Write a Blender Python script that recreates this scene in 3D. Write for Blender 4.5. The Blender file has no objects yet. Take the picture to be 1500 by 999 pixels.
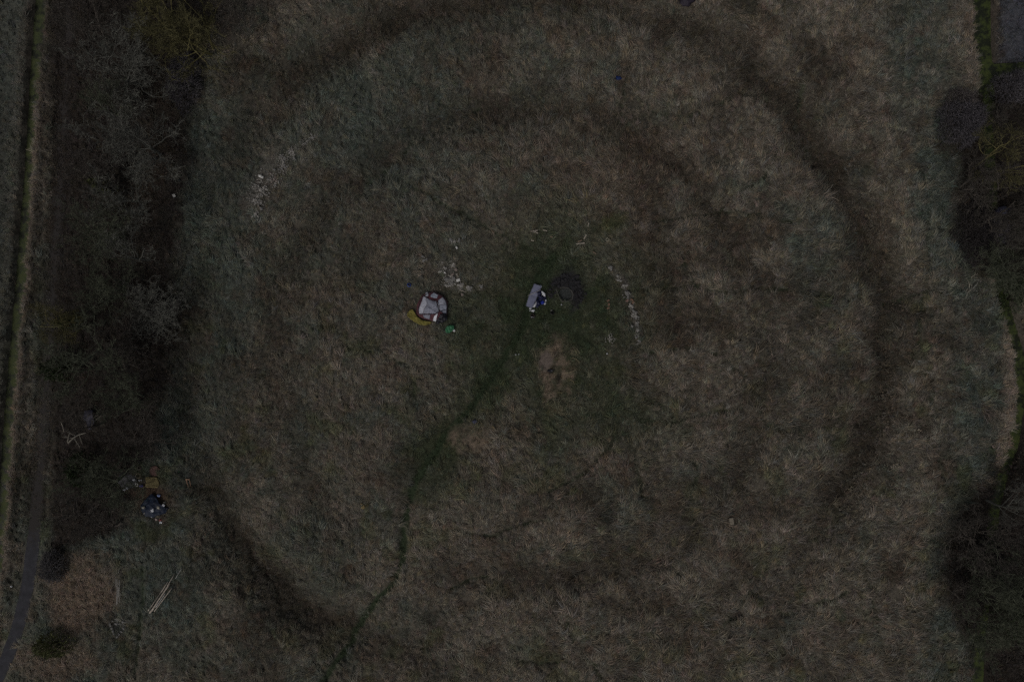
import bpy, bmesh, math, random
import numpy as np
from mathutils import Vector, Matrix, noise as mnoise
from mathutils.geometry import delaunay_2d_cdt

# ------------------------------------------------------------------ camera, light, exposure
S = 0.065            # metres on the ground per pixel of the photograph
HC = 65.0            # flying height of the camera
sc = bpy.context.scene
COL = sc.collection
cam_d = bpy.data.cameras.new('camera'); cam = bpy.data.objects.new('camera', cam_d); COL.objects.link(cam)
cam.location = (0, 0, HC); cam.rotation_euler = (0, 0, 0)
cam_d.sensor_width = 36; cam_d.lens = 24; cam_d.clip_start = 0.5; cam_d.clip_end = 3000
sc.camera = cam

w = bpy.data.worlds.new('World'); sc.world = w; w.use_nodes = True
nt = w.node_tree; nt.nodes.clear()
wo = nt.nodes.new('ShaderNodeOutputWorld'); bg = nt.nodes.new('ShaderNodeBackground'); sky = nt.nodes.new('ShaderNodeTexSky')
sky.sky_type = 'NISHITA'; sky.sun_disc = False
SUN_EL, SUN_AZ = math.radians(52), math.radians(215)     # azimuth measured clockwise from the top of the picture
sky.sun_elevation = SUN_EL; sky.sun_rotation = SUN_AZ
sky.air_density = 0.7; sky.dust_density = 5.0; sky.ozone_density = 0.6
hs = nt.nodes.new('ShaderNodeHueSaturation'); hs.inputs['Saturation'].default_value = 0.38   # overcast: the sky is nearly grey
nt.links.new(sky.outputs[0], hs.inputs['Color']); nt.links.new(hs.outputs[0], bg.inputs[0])
bg.inputs[1].default_value = 0.13; nt.links.new(bg.outputs[0], wo.inputs[0])

sd = bpy.data.lights.new('sun', 'SUN'); sun = bpy.data.objects.new('sun', sd); COL.objects.link(sun)
sd.energy = 0.9; sd.angle = math.radians(25); sd.color = (1.0, 0.95, 0.9)
d = Vector((math.sin(SUN_AZ) * math.cos(SUN_EL), math.cos(SUN_AZ) * math.cos(SUN_EL), math.sin(SUN_EL)))
sun.rotation_euler = d.to_track_quat('Z', 'Y').to_euler(); sun.location = (0, 0, 90)

sc.view_settings.view_transform = 'Standard'; sc.view_settings.look = 'None'
sc.view_settings.gamma = 1; sc.view_settings.use_curve_mapping = False
sc.view_settings.exposure = -1.4
sc.render.engine = 'CYCLES'
sc.cycles.max_bounces = 5; sc.cycles.diffuse_bounces = 3; sc.cycles.glossy_bounces = 2
sc.cycles.use_denoising = False
sc.render.filter_size = 1.2

R = random.Random(7); NR = np.random.default_rng(11)

# ------------------------------------------------------------------ noise and pixel helpers
def _hash(ix, iy, seed):
    n = (ix.astype(np.int64) * 374761393 + iy.astype(np.int64) * 668265263 + seed * 982451653) & 0xffffffff
    n = ((n ^ (n >> 13)) * 1274126177) & 0xffffffff
    n = (n ^ (n >> 16)) & 0xffffff
    return n / float(0xffffff)
def vnoise(x, y, seed):
    x = np.asarray(x, float); y = np.asarray(y, float)
    ix = np.floor(x); iy = np.floor(y); fx = x - ix; fy = y - iy
    fx = fx * fx * (3 - 2 * fx); fy = fy * fy * (3 - 2 * fy)
    a = _hash(ix, iy, seed); b = _hash(ix + 1, iy, seed); c = _hash(ix, iy + 1, seed); dd = _hash(ix + 1, iy + 1, seed)
    return (a * (1 - fx) + b * fx) * (1 - fy) + (c * (1 - fx) + dd * fx) * fy
def fbm(x, y, seed, octv=4):
    t = 0; a = 0.5; s = 0
    for k in range(octv):
        t = t + a * vnoise(x * 2 ** k + 17.3 * k, y * 2 ** k - 9.1 * k, seed + k); s += a; a *= 0.5
    return t / s
def worley(x, y, cell, seed):
    """distance to nearest and second nearest seed, id hash of the nearest"""
    x = np.asarray(x, float) / cell; y = np.asarray(y, float) / cell
    ix = np.floor(x); iy = np.floor(y)
    f1 = np.full(x.shape, 9.0); f2 = np.full(x.shape, 9.0); idn = np.zeros(x.shape)
    for dx in (-1, 0, 1):
        for dy in (-1, 0, 1):
            jx = ix + dx; jy = iy + dy
            px = jx + _hash(jx, jy, seed); py = jy + _hash(jx, jy, seed + 5)
            d = np.hypot(px - x, py - y)
            near = d < f1
            f2 = np.where(near, f1, np.minimum(f2, d)); idn = np.where(near, _hash(jx, jy, seed + 9), idn)
            f1 = np.where(near, d, f1)
    return f1 * cell, f2 * cell, idn
def sstep(a, b, x):
    t = np.clip((np.asarray(x, float) - a) / (b - a), 0, 1); return t * t * (3 - 2 * t)
def pdist(u, v, pts):
    u = np.asarray(u, float); v = np.asarray(v, float); best = np.full(u.shape, 1e9)
    for (x0, y0), (x1, y1) in zip(pts[:-1], pts[1:]):
        dx, dy = x1 - x0, y1 - y0; L = dx * dx + dy * dy
        t = np.clip(((u - x0) * dx + (v - y0) * dy) / L, 0, 1)
        best = np.minimum(best, np.hypot(u - x0 - t * dx, v - y0 - t * dy))
    return best
def blob(u, v, cx, cy, rx, ry=None, soft=0.4, ang=0, wob=0.25, seed=3):
    ry = ry or rx
    c, s_ = math.cos(math.radians(ang)), math.sin(math.radians(ang))
    du, dv = u - cx, v - cy
    a = (du * c + dv * s_) / rx; b = (-du * s_ + dv * c) / ry
    r = np.hypot(a, b) + wob * (fbm(u / (0.7 * max(rx, 6)), v / (0.7 * max(rx, 6)), seed + 40, 3) - 0.5) * 2
    return 1 - sstep(1 - soft, 1 + soft, r)

# ------------------------------------------------------------------ traced lines, all in photo pixels
LSTREAM = [(58, -120), (57, 0), (50, 90), (45, 180), (40, 260), (34, 330), (28, 410), (20, 500), (12, 590), (7, 660), (0, 770), (-14, 900), (-30, 1120)]
RSTREAM = [(1436, -120), (1440, 0), (1441, 50), (1443, 95), (1447, 140), (1450, 200), (1455, 270), (1457, 340), (1461, 400), (1474, 450), (1494, 520), (1497, 580), (1487, 650), (1470, 700), (1458, 750), (1452, 830), (1442, 900), (1436, 960), (1430, 1120)]
RBRANCH = [(1445, 105), (1470, 103), (1500, 101), (1620, 96)]
ROAD = [(112, -120), (104, 0), (98, 100), (93, 200), (86, 310), (79, 410), (72, 520), (64, 620), (58, 700), (51, 780), (42, 850), (28, 915), (10, 965), (-12, 1010), (-60, 1120)]
PATH = [(812, 375), (790, 405), (775, 440), (765, 480), (748, 510), (728, 540), (702, 580), (676, 612), (652, 640), (626, 680), (606, 705), (598, 740), (592, 780), (589, 825), (572, 858), (548, 885), (528, 912), (512, 945), (490, 975), (462, 1010), (420, 1060)]
TRAILS = [
    [(1360, 300), (1356, 350), (1356, 400), (1350, 440), (1346, 520), (1362, 560), (1366, 620), (1356, 640), (1372, 670), (1380, 700), (1376, 740)],
    [(1280, 455), (1350, 430), (1400, 428), (1440, 422)],
    [(1125, 424), (1160, 427), (1196, 432), (1230, 440), (1262, 438)],
    [(880, 332), (930, 330), (985, 325), (1030, 318), (1070, 312), (1110, 322), (1160, 325)],
    [(1008, 360), (1002, 385), (1000, 410)],
    [(912, 632), (925, 650), (930, 680), (936, 705), (940, 745), (955, 770)],
    [(930, 615), (980, 620), (1030, 606), (1090, 600)],
    [(905, 425), (940, 425), (980, 422), (1060, 430), (1130, 425)],
    [(700, 160), (650, 195), (610, 205), (580, 240), (540, 270)],
    [(560, 255), (620, 285), (670, 310), (730, 345), (790, 370)],
    [(830, 905), (840, 945), (870, 975), (895, 1010)],
    [(830, 970), (780, 972), (740, 965)],
    [(690, 780), (720, 785), (750, 770), (800, 760)],
    [(655, 865), (690, 850), (720, 845)],
    [(960, 835), (985, 832), (1005, 848), (1015, 860)],
    [(920, 95), (912, 140), (905, 190), (950, 165), (1000, 175), (1080, 142), (1120, 145)],
    [(1180, 120), (1175, 180), (1190, 250)],
    [(1170, 905), (1240, 868), (1230, 840), (1250, 800)],
    [(1280, 830), (1278, 880), (1284, 920), (1287, 950)],
    [(207, 830), (210, 880), (204, 930), (198, 985)],
    [(900, 560), (960, 590), (1010, 640), (1020, 700), (1000, 760)],
    [(1150, 200), (1120, 260), (1060, 300), (1040, 350)],
    [(1100, 560), (1050, 520), (1000, 510), (930, 520)],
    [(1210, 880), (1150, 900), (1100, 870), (1075, 900), (1020, 950)],
    [(500, 510), (560, 515), (600, 540), (610, 590)],
    [(1400, 800), (1330, 790), (1290, 750)],
    [(1225, 620), (1180, 635), (1120, 625), (1060, 640)],
    [(905, 640), (860, 690), (800, 720)],
]
OUTER = [[(283, 640, .5), (272, 560, .6), (276, 470, .5), (292, 380, .35), (325, 265, .4), (375, 180, .65), (440, 108, .9), (520, 55, 1), (600, 22, 1), (700, 0, .8), (800, -10, .6), (900, 2, .6), (1010, 35, .8), (1090, 80, .8), (1157, 150, 1), (1210, 225, 1), (1253, 305, 1), (1285, 380, 1), (1300, 450, 1), (1303, 530, 1), (1292, 600, 1), (1265, 670, 1), (1230, 735, .95), (1190, 790, .5), (1140, 840, .25), (1050, 880, .1)],
         [(283, 640, .5), (300, 710, .75), (337, 786, .9), (385, 845, 1), (430, 888, 1), (475, 915, .9), (540, 935, .5), (640, 950, .15)]]
INNER = [[(505, 780, .4), (450, 700, .5), (420, 620, .65), (408, 540, .75), (412, 450, .9), (435, 375, .9), (470, 325, .9), (520, 265, .7), (580, 225, .6), (640, 185, .8), (720, 165, 1), (800, 162, 1), (880, 175, .9), (950, 210, .9), (1005, 255, 1), (1050, 320, .8), (1085, 380, .8), (1115, 450, .7), (1125, 540, .9), (1110, 620, .7), (1090, 680, 1), (1050, 740, .8), (990, 790, .6), (920, 830, .9), (840, 850, 1), (760, 850, .9), (680, 840, .5)],
         [(500, 480, .4), (510, 400, .7), (535, 350, .7), (575, 305, .4)], [(950, 475, .7), (1010, 470, .9), (1080, 480, .8)], [(930, 360, .7), (985, 385, .8)], [(1030, 735, .5), (1090, 750, .9), (1160, 745, .7)], [(900, 880, .5), (960, 885, .9), (980, 930, .6)], [(640, 590, .3), (600, 570, .4)], [(1150, 120, .5), (1190, 100, .6)]]
def band(u, v, lines, sig):
    best = np.zeros(u.shape)
    for pts in lines:
        for (x0, y0, w0), (x1, y1, w1) in zip(pts[:-1], pts[1:]):
            dx, dy = x1 - x0, y1 - y0; t = np.clip(((u - x0) * dx + (v - y0) * dy) / (dx * dx + dy * dy), 0, 1)
            d = np.hypot(u - x0 - t * dx, v - y0 - t * dy); best = np.maximum(best, (w0 + (w1 - w0) * t) * np.exp(-(d / sig) ** 2))
    return best
ring_o = lambda u, v: np.hypot(u - 782, v - 482)
ring_i = lambda u, v: np.hypot((u - 782) * 1.0, (v - 508) * 1.02)

def zones(u, v):
    """how much of each kind of ground lies at a photo pixel"""
    z = {}
    wob = (fbm(u / 60, v / 60, 21) - 0.5) * 26 + (fbm(u / 13, v / 13, 25) - 0.5) * 10
    wl = (fbm(u / 22, v / 22, 31) - 0.5) * 9
    z['lw'] = pdist(u, v, LSTREAM); z['rw'] = np.minimum(pdist(u, v, RSTREAM), pdist(u, v, RBRANCH) + 1.0)
    z['road'] = pdist(u, v, ROAD)
    ro = ring_o(u, v) + wob; ri = ring_i(u, v) + wob * 1.3
    wu = (fbm(u / 45, v / 45, 26, 3) - .5) * 20; wv = (fbm(u / 45, v / 45, 28, 3) - .5) * 20
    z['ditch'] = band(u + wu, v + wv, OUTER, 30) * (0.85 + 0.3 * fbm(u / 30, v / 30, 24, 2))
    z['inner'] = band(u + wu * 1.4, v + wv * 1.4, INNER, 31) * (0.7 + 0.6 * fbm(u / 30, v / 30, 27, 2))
    # wooded edge, left and right
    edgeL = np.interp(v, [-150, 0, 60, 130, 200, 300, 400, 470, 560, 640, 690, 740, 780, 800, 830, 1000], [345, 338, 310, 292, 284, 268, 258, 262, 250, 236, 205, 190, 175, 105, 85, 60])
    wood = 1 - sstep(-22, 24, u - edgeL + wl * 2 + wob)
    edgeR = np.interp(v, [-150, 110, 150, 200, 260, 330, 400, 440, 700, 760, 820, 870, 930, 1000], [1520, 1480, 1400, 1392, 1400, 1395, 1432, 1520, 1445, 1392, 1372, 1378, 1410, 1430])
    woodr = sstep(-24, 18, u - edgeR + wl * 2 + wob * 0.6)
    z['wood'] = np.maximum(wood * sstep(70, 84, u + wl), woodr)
    z['path'] = 1 - sstep(4.0, 9.0, pdist(u + wl * .5, v + wl * .4, PATH) + np.interp(v, [300, 700, 1000], [-1, 0.3, 1.0]))
    tr = np.zeros_like(u)
    for k, t in enumerate(TRAILS):
        tr = np.maximum(tr, (1 - sstep(1.0, 4.2, pdist(u + wl * 0.7, v - wl * 0.7, t))))
    z['trail'] = tr
    z['camp'] = np.maximum(blob(u, v, 815, 460, 118, 150, 0.55, 0, 0.5, 5), 0.8 * blob(u, v, 700, 470, 70, 50, 0.5, 0, .4, 6))
    z['camp'] = np.maximum(z['camp'], 0.85 * blob(u, v, 890, 590, 90, 55, 0.6, 20, .5, 8)); z['camp'] = np.maximum(z['camp'], 0.9 * blob(u, v, 725, 545, 45, 90, .6, 35, .5, 10)); z['camp'] = np.maximum(z['camp'], 0.8 * blob(u, v, 640, 670, 42, 60, .6, 20, .5, 11))
    z['char'] = np.maximum(np.clip(blob(u, v, 829, 428, 27, 30, 0.25, 0, 0.3, 9) - blob(u, v, 818, 448, 17, 22, .4, 0, .2, 2), 0, 1), .7 * blob(u, v, 172, 915, 9, 10, .3, 0, .2, 18))
    z['bare'] = np.maximum.reduce([blob(u, v, 815, 540, 27, 40, 0.35, 0, .45, 12), 0.8 * blob(u, v, 812, 590, 18, 17, .4, 0, .4, 44), 1.1 * blob(u, v, 690, 643, 27, 24, .35, 0, .4, 13),
                                   0.8 * blob(u, v, 932, 70, 11, 12, .3, 0, .2, 14)])
    z['bare'] = z['bare'] * (0.35 + 0.95 * sstep(.36, .62, fbm(u / 7, v / 7, 45, 3))); z['bare'] = np.clip(z['bare'], 0, 1)
    z['soil'] = np.maximum(blob(u, v, 798, 530, 11, 15, .25, 25, .2, 15), 0)
    z['burn'] = np.maximum.reduce([.7 * blob(u, v, 808, 543, 6, 4, .5, -20, .5, 16), blob(u, v, 1079, 903, 11, 9, .35, 0, .25, 17), .0 * u,
                                   0.8 * blob(u, v, 819, 553, 4, 8, .4, 0, .4, 19)])
    z['rust'] = np.maximum.reduce([blob(u, v, 222, 728, 34, 26, .5, 40, .3, 20), 0.7 * blob(u, v, 233, 230, 30, 130, .6, 8, .5, 22), 0.35 * blob(u, v, 905, 250, 90, 60, .7, 0, .4, 29)])
    z['rubble'] = np.maximum.reduce([0.8 * blob(u, v, 388, 268, 18, 48, .5, 30, .5, 23), blob(u, v, 662, 405, 11, 19, .4, -30, .4, 24),
                                     1 - sstep(3, 7, pdist(u + wl * .4, v, [(893, 393), (914, 412), (920, 440), (930, 465), (935, 492)]))])
    z['bramble'] = np.maximum.reduce([blob(u, v, 118, 872, 52, 60, .4, 20, .45, 27), blob(u, v, 88, 968, 60, 30, .4, 0, .3, 28) * .7])
    z['teal'] = np.clip(np.maximum.reduce([(1 - sstep(30, 95, np.abs(u - edgeL - 40))) * .9 * sstep(120, 230, v), 
                        (1 - sstep(18, 75, np.abs(u - np.interp(v, [0, 300, 500, 700, 1000], [1330, 1372, 1440, 1420, 1390])))) * .95,
                        0.9 * blob(u, v, 1212, 370, 60, 90, .6, 0, .5, 33)*0.7, .7 * blob(u, v, 560, 200, 130, 90, .6, 0, .5, 34), .8 * blob(u, v, 230, 850, 70, 90, .6, 0, .4, 35)])
                        * (0.62 + 0.95 * (fbm(u / 30, v / 30, 36) - 0.2)), 0, 1)
    z['green'] = np.maximum.reduce([blob(u, v, 893, 330, 24, 14, .6, -20, .5, 37), .5 * blob(u, v, 655, 645, 20, 30, .6, 0, .4, 38)])
    z['lfield'] = (1 - sstep(-6, 6, u - np.interp(v, [0, 400, 770], [46, 20, -12]) + wl))
    z['rfield'] = sstep(1458, 1468, u + wl * .5) * (1 - sstep(86, 94, v + wl * .5))
    z['reedL'] = (1 - sstep(2, 6, np.abs(u - wl * .4 - 13.5 - np.interp(v, [p[1] for p in LSTREAM], [p[0] for p in LSTREAM])))) * sstep(100, 160, v)
    z['reedL2'] = (1 - sstep(5, 10, np.abs(u - wl * .4 + 15 - np.interp(v, [p[1] for p in LSTREAM], [p[0] for p in LSTREAM]))))
    z['reedR'] = np.maximum((1 - sstep(8, 14, np.abs(u - wl * .6 - np.interp(v, [470, 520, 600, 650, 690], [1476, 1478, 1472, 1467, 1460])))) * sstep(455, 480, v) * (1 - sstep(670, 690, v)),
                           .45 * (1 - sstep(4, 9, np.abs(u - wl * .6 - 1424))) * (1 - sstep(100, 135, v)))
    z['gravelR'] = z['rfield']
    return z

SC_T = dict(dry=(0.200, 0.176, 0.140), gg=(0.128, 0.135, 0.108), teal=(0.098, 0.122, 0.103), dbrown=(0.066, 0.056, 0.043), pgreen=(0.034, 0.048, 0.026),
            litter=(0.040, 0.034, 0.029), rust=(0.105, 0.062, 0.042), bare=(0.195, 0.152, 0.112), soil=(0.145, 0.118, 0.10), char=(0.030, 0.029, 0.031), camp=(0.060, 0.075, 0.043),  # litter: leaf brown deepened to include shade beneath trees and scrub
            reed=(0.26, 0.215, 0.17), moss=(0.085, 0.105, 0.035), grav=(0.075, 0.078, 0.092), bramble=(0.205, 0.160, 0.122), black=(0.016, 0.015, 0.016), lf=(0.088, 0.096, 0.082), rub=(0.22, 0.20, 0.185))
def mixc(c, name, wgt):
    t = np.array(SC_T[name]); wgt = np.clip(wgt, 0, 1)[:, None]
    return c * (1 - wgt) + t * wgt
def colour(u, v, z):
    n1 = fbm(u / 55, v / 55, 51); n2 = fbm(u / 16, v / 16, 55, 3); n3 = fbm(u / 120, v / 120, 60, 3)
    east = sstep(400, 900, u + 0.35 * (v - 500))
    c = np.repeat(np.array([SC_T['gg']]), len(u), 0)
    c = mixc(c, 'dry', sstep(0.33, 0.62, n1 * .6 + n2 * .4 + 0.14 * (east - 0.45) + 0.03))
    c = mixc(c, 'teal', z['teal'] * 0.9)
    c = mixc(c, 'dbrown', 0.55 * sstep(0.56, 0.74, n3 + 0.12 * (n2 - .5)))
    c = mixc(c, 'dbrown', (0.2 + .25 * east) * sstep(0.52, 0.68, fbm(u / 42 + 9, v / 42, 64, 3)))
    c = mixc(c, 'dry', .5 * east * sstep(.5, .66, fbm(u / 26, v / 26 + 5, 65, 3)))
    c = mixc(c, 'rust', 0.35 * sstep(0.6, 0.75, fbm(u / 24, v / 24, 66, 3)))
    c = mixc(c, 'moss', 0.35 * sstep(0.62, 0.75, fbm(u / 30, v / 30, 69, 3)) * sstep(300, 500, v))
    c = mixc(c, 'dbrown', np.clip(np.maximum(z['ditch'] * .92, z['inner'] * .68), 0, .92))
    c = mixc(c, 'camp', z['camp'] * (0.45 + 0.95 * n2))
    c = mixc(c, 'moss', z['green'] * .55)
    c = mixc(c, 'rust', z['rust'] * .8)
    c = mixc(c, 'litter', z['wood'] * (1 - .45 * z['rust']))  # wood floor and edge: leaves plus shade painted into the colour
    c = mixc(c, 'bramble', np.clip(z['bramble'] * 1.1, 0, 1))
    c = mixc(c, 'lf', z['lfield'] * .85)
    c = mixc(c, 'litter', .7 * (1 - sstep(9, 20, np.abs(z['road']))) * (1 - sstep(740, 790, v)))
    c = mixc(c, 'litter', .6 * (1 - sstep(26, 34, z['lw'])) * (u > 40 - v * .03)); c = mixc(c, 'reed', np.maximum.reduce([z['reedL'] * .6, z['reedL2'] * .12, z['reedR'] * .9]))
    c = mixc(c, 'litter', .7 * (u > 1448) * (1 - sstep(8, 16, z['rw'] - 14)) * (v < 200)); c = mixc(c, 'grav', z['rfield'] * .92)
    c = mixc(c, 'pgreen', np.maximum(z['path'] * .95, z['trail'] * .75))
    c = mixc(c, 'bare', z['bare'] * .95)
    c = mixc(c, 'soil', z['soil'])
    c = mixc(c, 'rub', z['rubble'] * .5)
    c = mixc(c, 'char', z['char'])
    c = mixc(c, 'black', z['burn'])
    return c

def height(x, y, z=None, fine=True):
    u = x / S + 750; v = 499.5 - y / S
    if z is None: z = zones(u, v)
    near = 1 - sstep(60, 90, np.hypot(x, y * 1.2))
    ro = ring_o(u, v); ri = ring_i(u, v)
    h = -1.5 * z['ditch'] * near
    h = h - 0.5 * z['inner'] * near + 0.4 * np.exp(-((ri - 250) / 90) ** 2)
    h = h + (fbm(x / 5, y / 5, 80) - .5) * 0.45
    flat = np.maximum.reduce([1 - sstep(9, 20, z['road']), z['path'] * .6, z['burn'], z['bare'] * .7, z['rfield'] * .5])
    if fine:
        f1, f2, _ = worley(x + (fbm(x, y, 90, 2) - .5) * 1.2, y + (fbm(x, y, 93, 2) - .5) * 1.2, 1.0, 101)
        bump = 0.26 * np.clip((f2 - f1) / 0.7, 0, 1) ** 0.6
        h = h + bump * (1 - flat) * (1 - .55 * z['camp']) * (1 - 0.5 * z['trail']) * near
    h = h * (1 - (1 - sstep(9, 18, z['road'])))
    h = h - 0.10 * z['trail'] - 0.12 * z['path']
    h = h - 0.12 * z['burn'] * 1.5
    h = h - 0.55 * (1 - sstep(7.5, 10.5, np.hypot((u - 828) * 0.92, (v - 431) * 1.08)))
    wl_ = (1 - sstep(8, 11.5, z['lw'])); wr_ = (1 - sstep(np.where(v < 160, 14, 9), np.where(v < 160, 17, 13), z['rw']))
    h = h * (1 - np.maximum(wl_, wr_)) - 0.75 * np.maximum(wl_, wr_)
    return h
HG = {}
def hz(x, y):
    """height of the ground sheet under a point, read off its grid"""
    i = min(max(int(np.searchsorted(HG['x'], x)) - 1, 0), len(HG['x']) - 2); j = min(max(int(np.searchsorted(HG['y'], y)) - 1, 0), len(HG['y']) - 2)
    tx = (x - HG['x'][i]) / (HG['x'][i + 1] - HG['x'][i]); ty = (y - HG['y'][j]) / (HG['y'][j + 1] - HG['y'][j]); h = HG['h']
    return float(h[j, i] * (1 - tx) * (1 - ty) + h[j, i + 1] * tx * (1 - ty) + h[j + 1, i] * (1 - tx) * ty + h[j + 1, i + 1] * tx * ty)
def P(px, py, up=0.0):
    """ground point seen at a photo pixel, raised by up metres"""
    x, y = (px - 750) * S, (499.5 - py) * S; z = 0
    for _ in range(4):
        z = hz(x, y) + up
        k = (HC - z) / HC; x, y = (px - 750) * S * k, (499.5 - py) * S * k
    return Vector((x, y, z))

# ------------------------------------------------------------------ materials
def nmat(name): 
    m = bpy.data.materials.new(name); m.use_nodes = True; t = m.node_tree
    return m, t, t.nodes['Principled BSDF']
def mat(name, col, rough=0.85, var=0.3, scale=6.0, bump=0.2, metal=0, hue=None, spec=0.3):
    m, t, b = nmat(name); N = t.nodes; L = t.links
    tc = N.new('ShaderNodeTexCoord'); n = N.new('ShaderNodeTexNoise'); n.inputs['Scale'].default_value = scale; n.inputs['Detail'].default_value = 6
    L.new(tc.outputs['Object'], n.inputs['Vector'])
    r = N.new('ShaderNodeValToRGB'); e = r.color_ramp.elements
    c2 = hue or col
    e[0].position = 0.3; e[0].color = (*[c * (1 - var) for c in col], 1); e[1].position = 0.7; e[1].color = (*[min(1, c * (1 + var)) for c in c2], 1)
    L.new(n.outputs['Fac'], r.inputs[0]); L.new(r.outputs[0], b.inputs['Base Color'])
    b.inputs['Roughness'].default_value = rough; b.inputs['Metallic'].default_value = metal; b.inputs['Specular IOR Level'].default_value = spec
    if bump:
        bp = N.new('ShaderNodeBump'); bp.inputs['Strength'].default_value = bump; bp.inputs['Distance'].default_value = 0.03
        n2 = N.new('ShaderNodeTexNoise'); n2.inputs['Scale'].default_value = scale * 3; L.new(tc.outputs['Object'], n2.inputs['Vector'])
        L.new(n2.outputs['Fac'], bp.inputs['Height']); L.new(bp.outputs[0], b.inputs['Normal'])
    return m
def tuft_mat(name, amount=1.0):
    m, t, b = nmat(name); N = t.nodes; L = t.links
    a = N.new('ShaderNodeAttribute'); a.attribute_type = 'INSTANCER'; a.attribute_name = 'tint'
    g = N.new('ShaderNodeAttribute'); g.attribute_type = 'GEOMETRY'; g.attribute_name = 'blade'
    mx = N.new('ShaderNodeVectorMath'); mx.operation = 'MULTIPLY'
    L.new(a.outputs['Vector'], mx.inputs[0]); L.new(g.outputs['Color'], mx.inputs[1]); L.new(mx.outputs[0], b.inputs['Base Color'])
    b.inputs['Roughness'].default_value = 0.9; b.inputs['Specular IOR Level'].default_value = 0.08
    return m
def ground_mat():
    m, t, b = nmat('field_soil_and_thatch'); N = t.nodes; L = t.links
    a = N.new('ShaderNodeAttribute'); a.attribute_name = 'cover'
    geo = N.new('ShaderNodeNewGeometry')
    n = N.new('ShaderNodeTexNoise'); n.inputs['Scale'].default_value = 4.0; n.inputs['Detail'].default_value = 8; n.inputs['Roughness'].default_value = 0.7
    L.new(geo.outputs['Position'], n.inputs['Vector'])
    r = N.new('ShaderNodeMapRange'); r.inputs['From Min'].default_value = 0.3; r.inputs['From Max'].default_value = 0.7; r.inputs['To Min'].default_value = 0.5; r.inputs['To Max'].default_value = 1.4
    L.new(n.outputs['Fac'], r.inputs['Value'])
    mx = N.new('ShaderNodeVectorMath'); mx.operation = 'SCALE'; L.new(a.outputs['Color'], mx.inputs[0]); L.new(r.outputs[0], mx.inputs['Scale'])
    L.new(mx.outputs[0], b.inputs['Base Color'])
    b.inputs['Roughness'].default_value = 0.95; b.inputs['Specular IOR Level'].default_value = 0.1
    bp = N.new('ShaderNodeBump'); bp.inputs['Strength'].default_value = 0.5; bp.inputs['Distance'].default_value = 0.1
    n2 = N.new('ShaderNodeTexNoise'); n2.inputs['Scale'].default_value = 9; n2.inputs['Detail'].default_value = 5; L.new(geo.outputs['Position'], n2.inputs['Vector'])
    L.new(n2.outputs['Fac'], bp.inputs['Height']); L.new(bp.outputs[0], b.inputs['Normal'])
    return m
def weed_mat(name, weed, dark, cover):
    m, t, b = nmat(name); N = t.nodes; L = t.links
    geo = N.new('ShaderNodeNewGeometry'); n = N.new('ShaderNodeTexNoise'); n.inputs['Scale'].default_value = 1.3; n.inputs['Detail'].default_value = 9; n.inputs['Roughness'].default_value = .68
    L.new(geo.outputs['Position'], n.inputs['Vector'])
    r = N.new('ShaderNodeValToRGB'); e = r.color_ramp.elements
    e[0].position = cover - .06; e[0].color = (*dark, 1); e[1].position = cover + .06; e[1].color = (*weed, 1)
    x = e.new(cover + .25); x.color = (weed[0] * 1.35, weed[1] * 1.2, weed[2] * 1.1, 1)
    L.new(n.outputs['Fac'], r.inputs[0]); L.new(r.outputs[0], b.inputs['Base Color'])
    r2 = N.new('ShaderNodeMapRange'); r2.inputs['From Min'].default_value = cover - .05; r2.inputs['From Max'].default_value = cover + .05; r2.inputs['To Min'].default_value = .25; r2.inputs['To Max'].default_value = .85
    L.new(n.outputs['Fac'], r2.inputs['Value']); L.new(r2.outputs[0], b.inputs['Roughness'])
    b.inputs['Specular IOR Level'].default_value = 0.2
    return m

# ------------------------------------------------------------------ object helpers
ORG = {}
def tag(o, label=None, cat=None, group=None, kind=None):
    if label: o['label'] = label
    if cat: o['category'] = cat
    if group: o['group'] = group
    if kind: o['kind'] = kind
    return o
def thing(name, label, cat, loc, group=None):
    o = bpy.data.objects.new(name, None); COL.objects.link(o); o.location = loc; o.empty_display_size = .2
    ORG[o.name] = Vector(loc); return tag(o, label, cat, group)
def obj(name, verts, faces, m, parent=None, loc=None, smooth=True):
    org = ORG[parent.name] if parent else Vector(loc if loc is not None else (0, 0, 0))
    me = bpy.data.meshes.new(name); me.from_pydata([tuple(Vector(q) - org) for q in verts], [], faces); me.update()
    me.materials.append(m)
    if smooth: me.polygons.foreach_set('use_smooth', [True] * len(me.polygons))
    o = bpy.data.objects.new(name, me); COL.objects.link(o)
    if parent: o.parent = parent
    else: o.location = org
    ORG[o.name] = org
    return o
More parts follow.
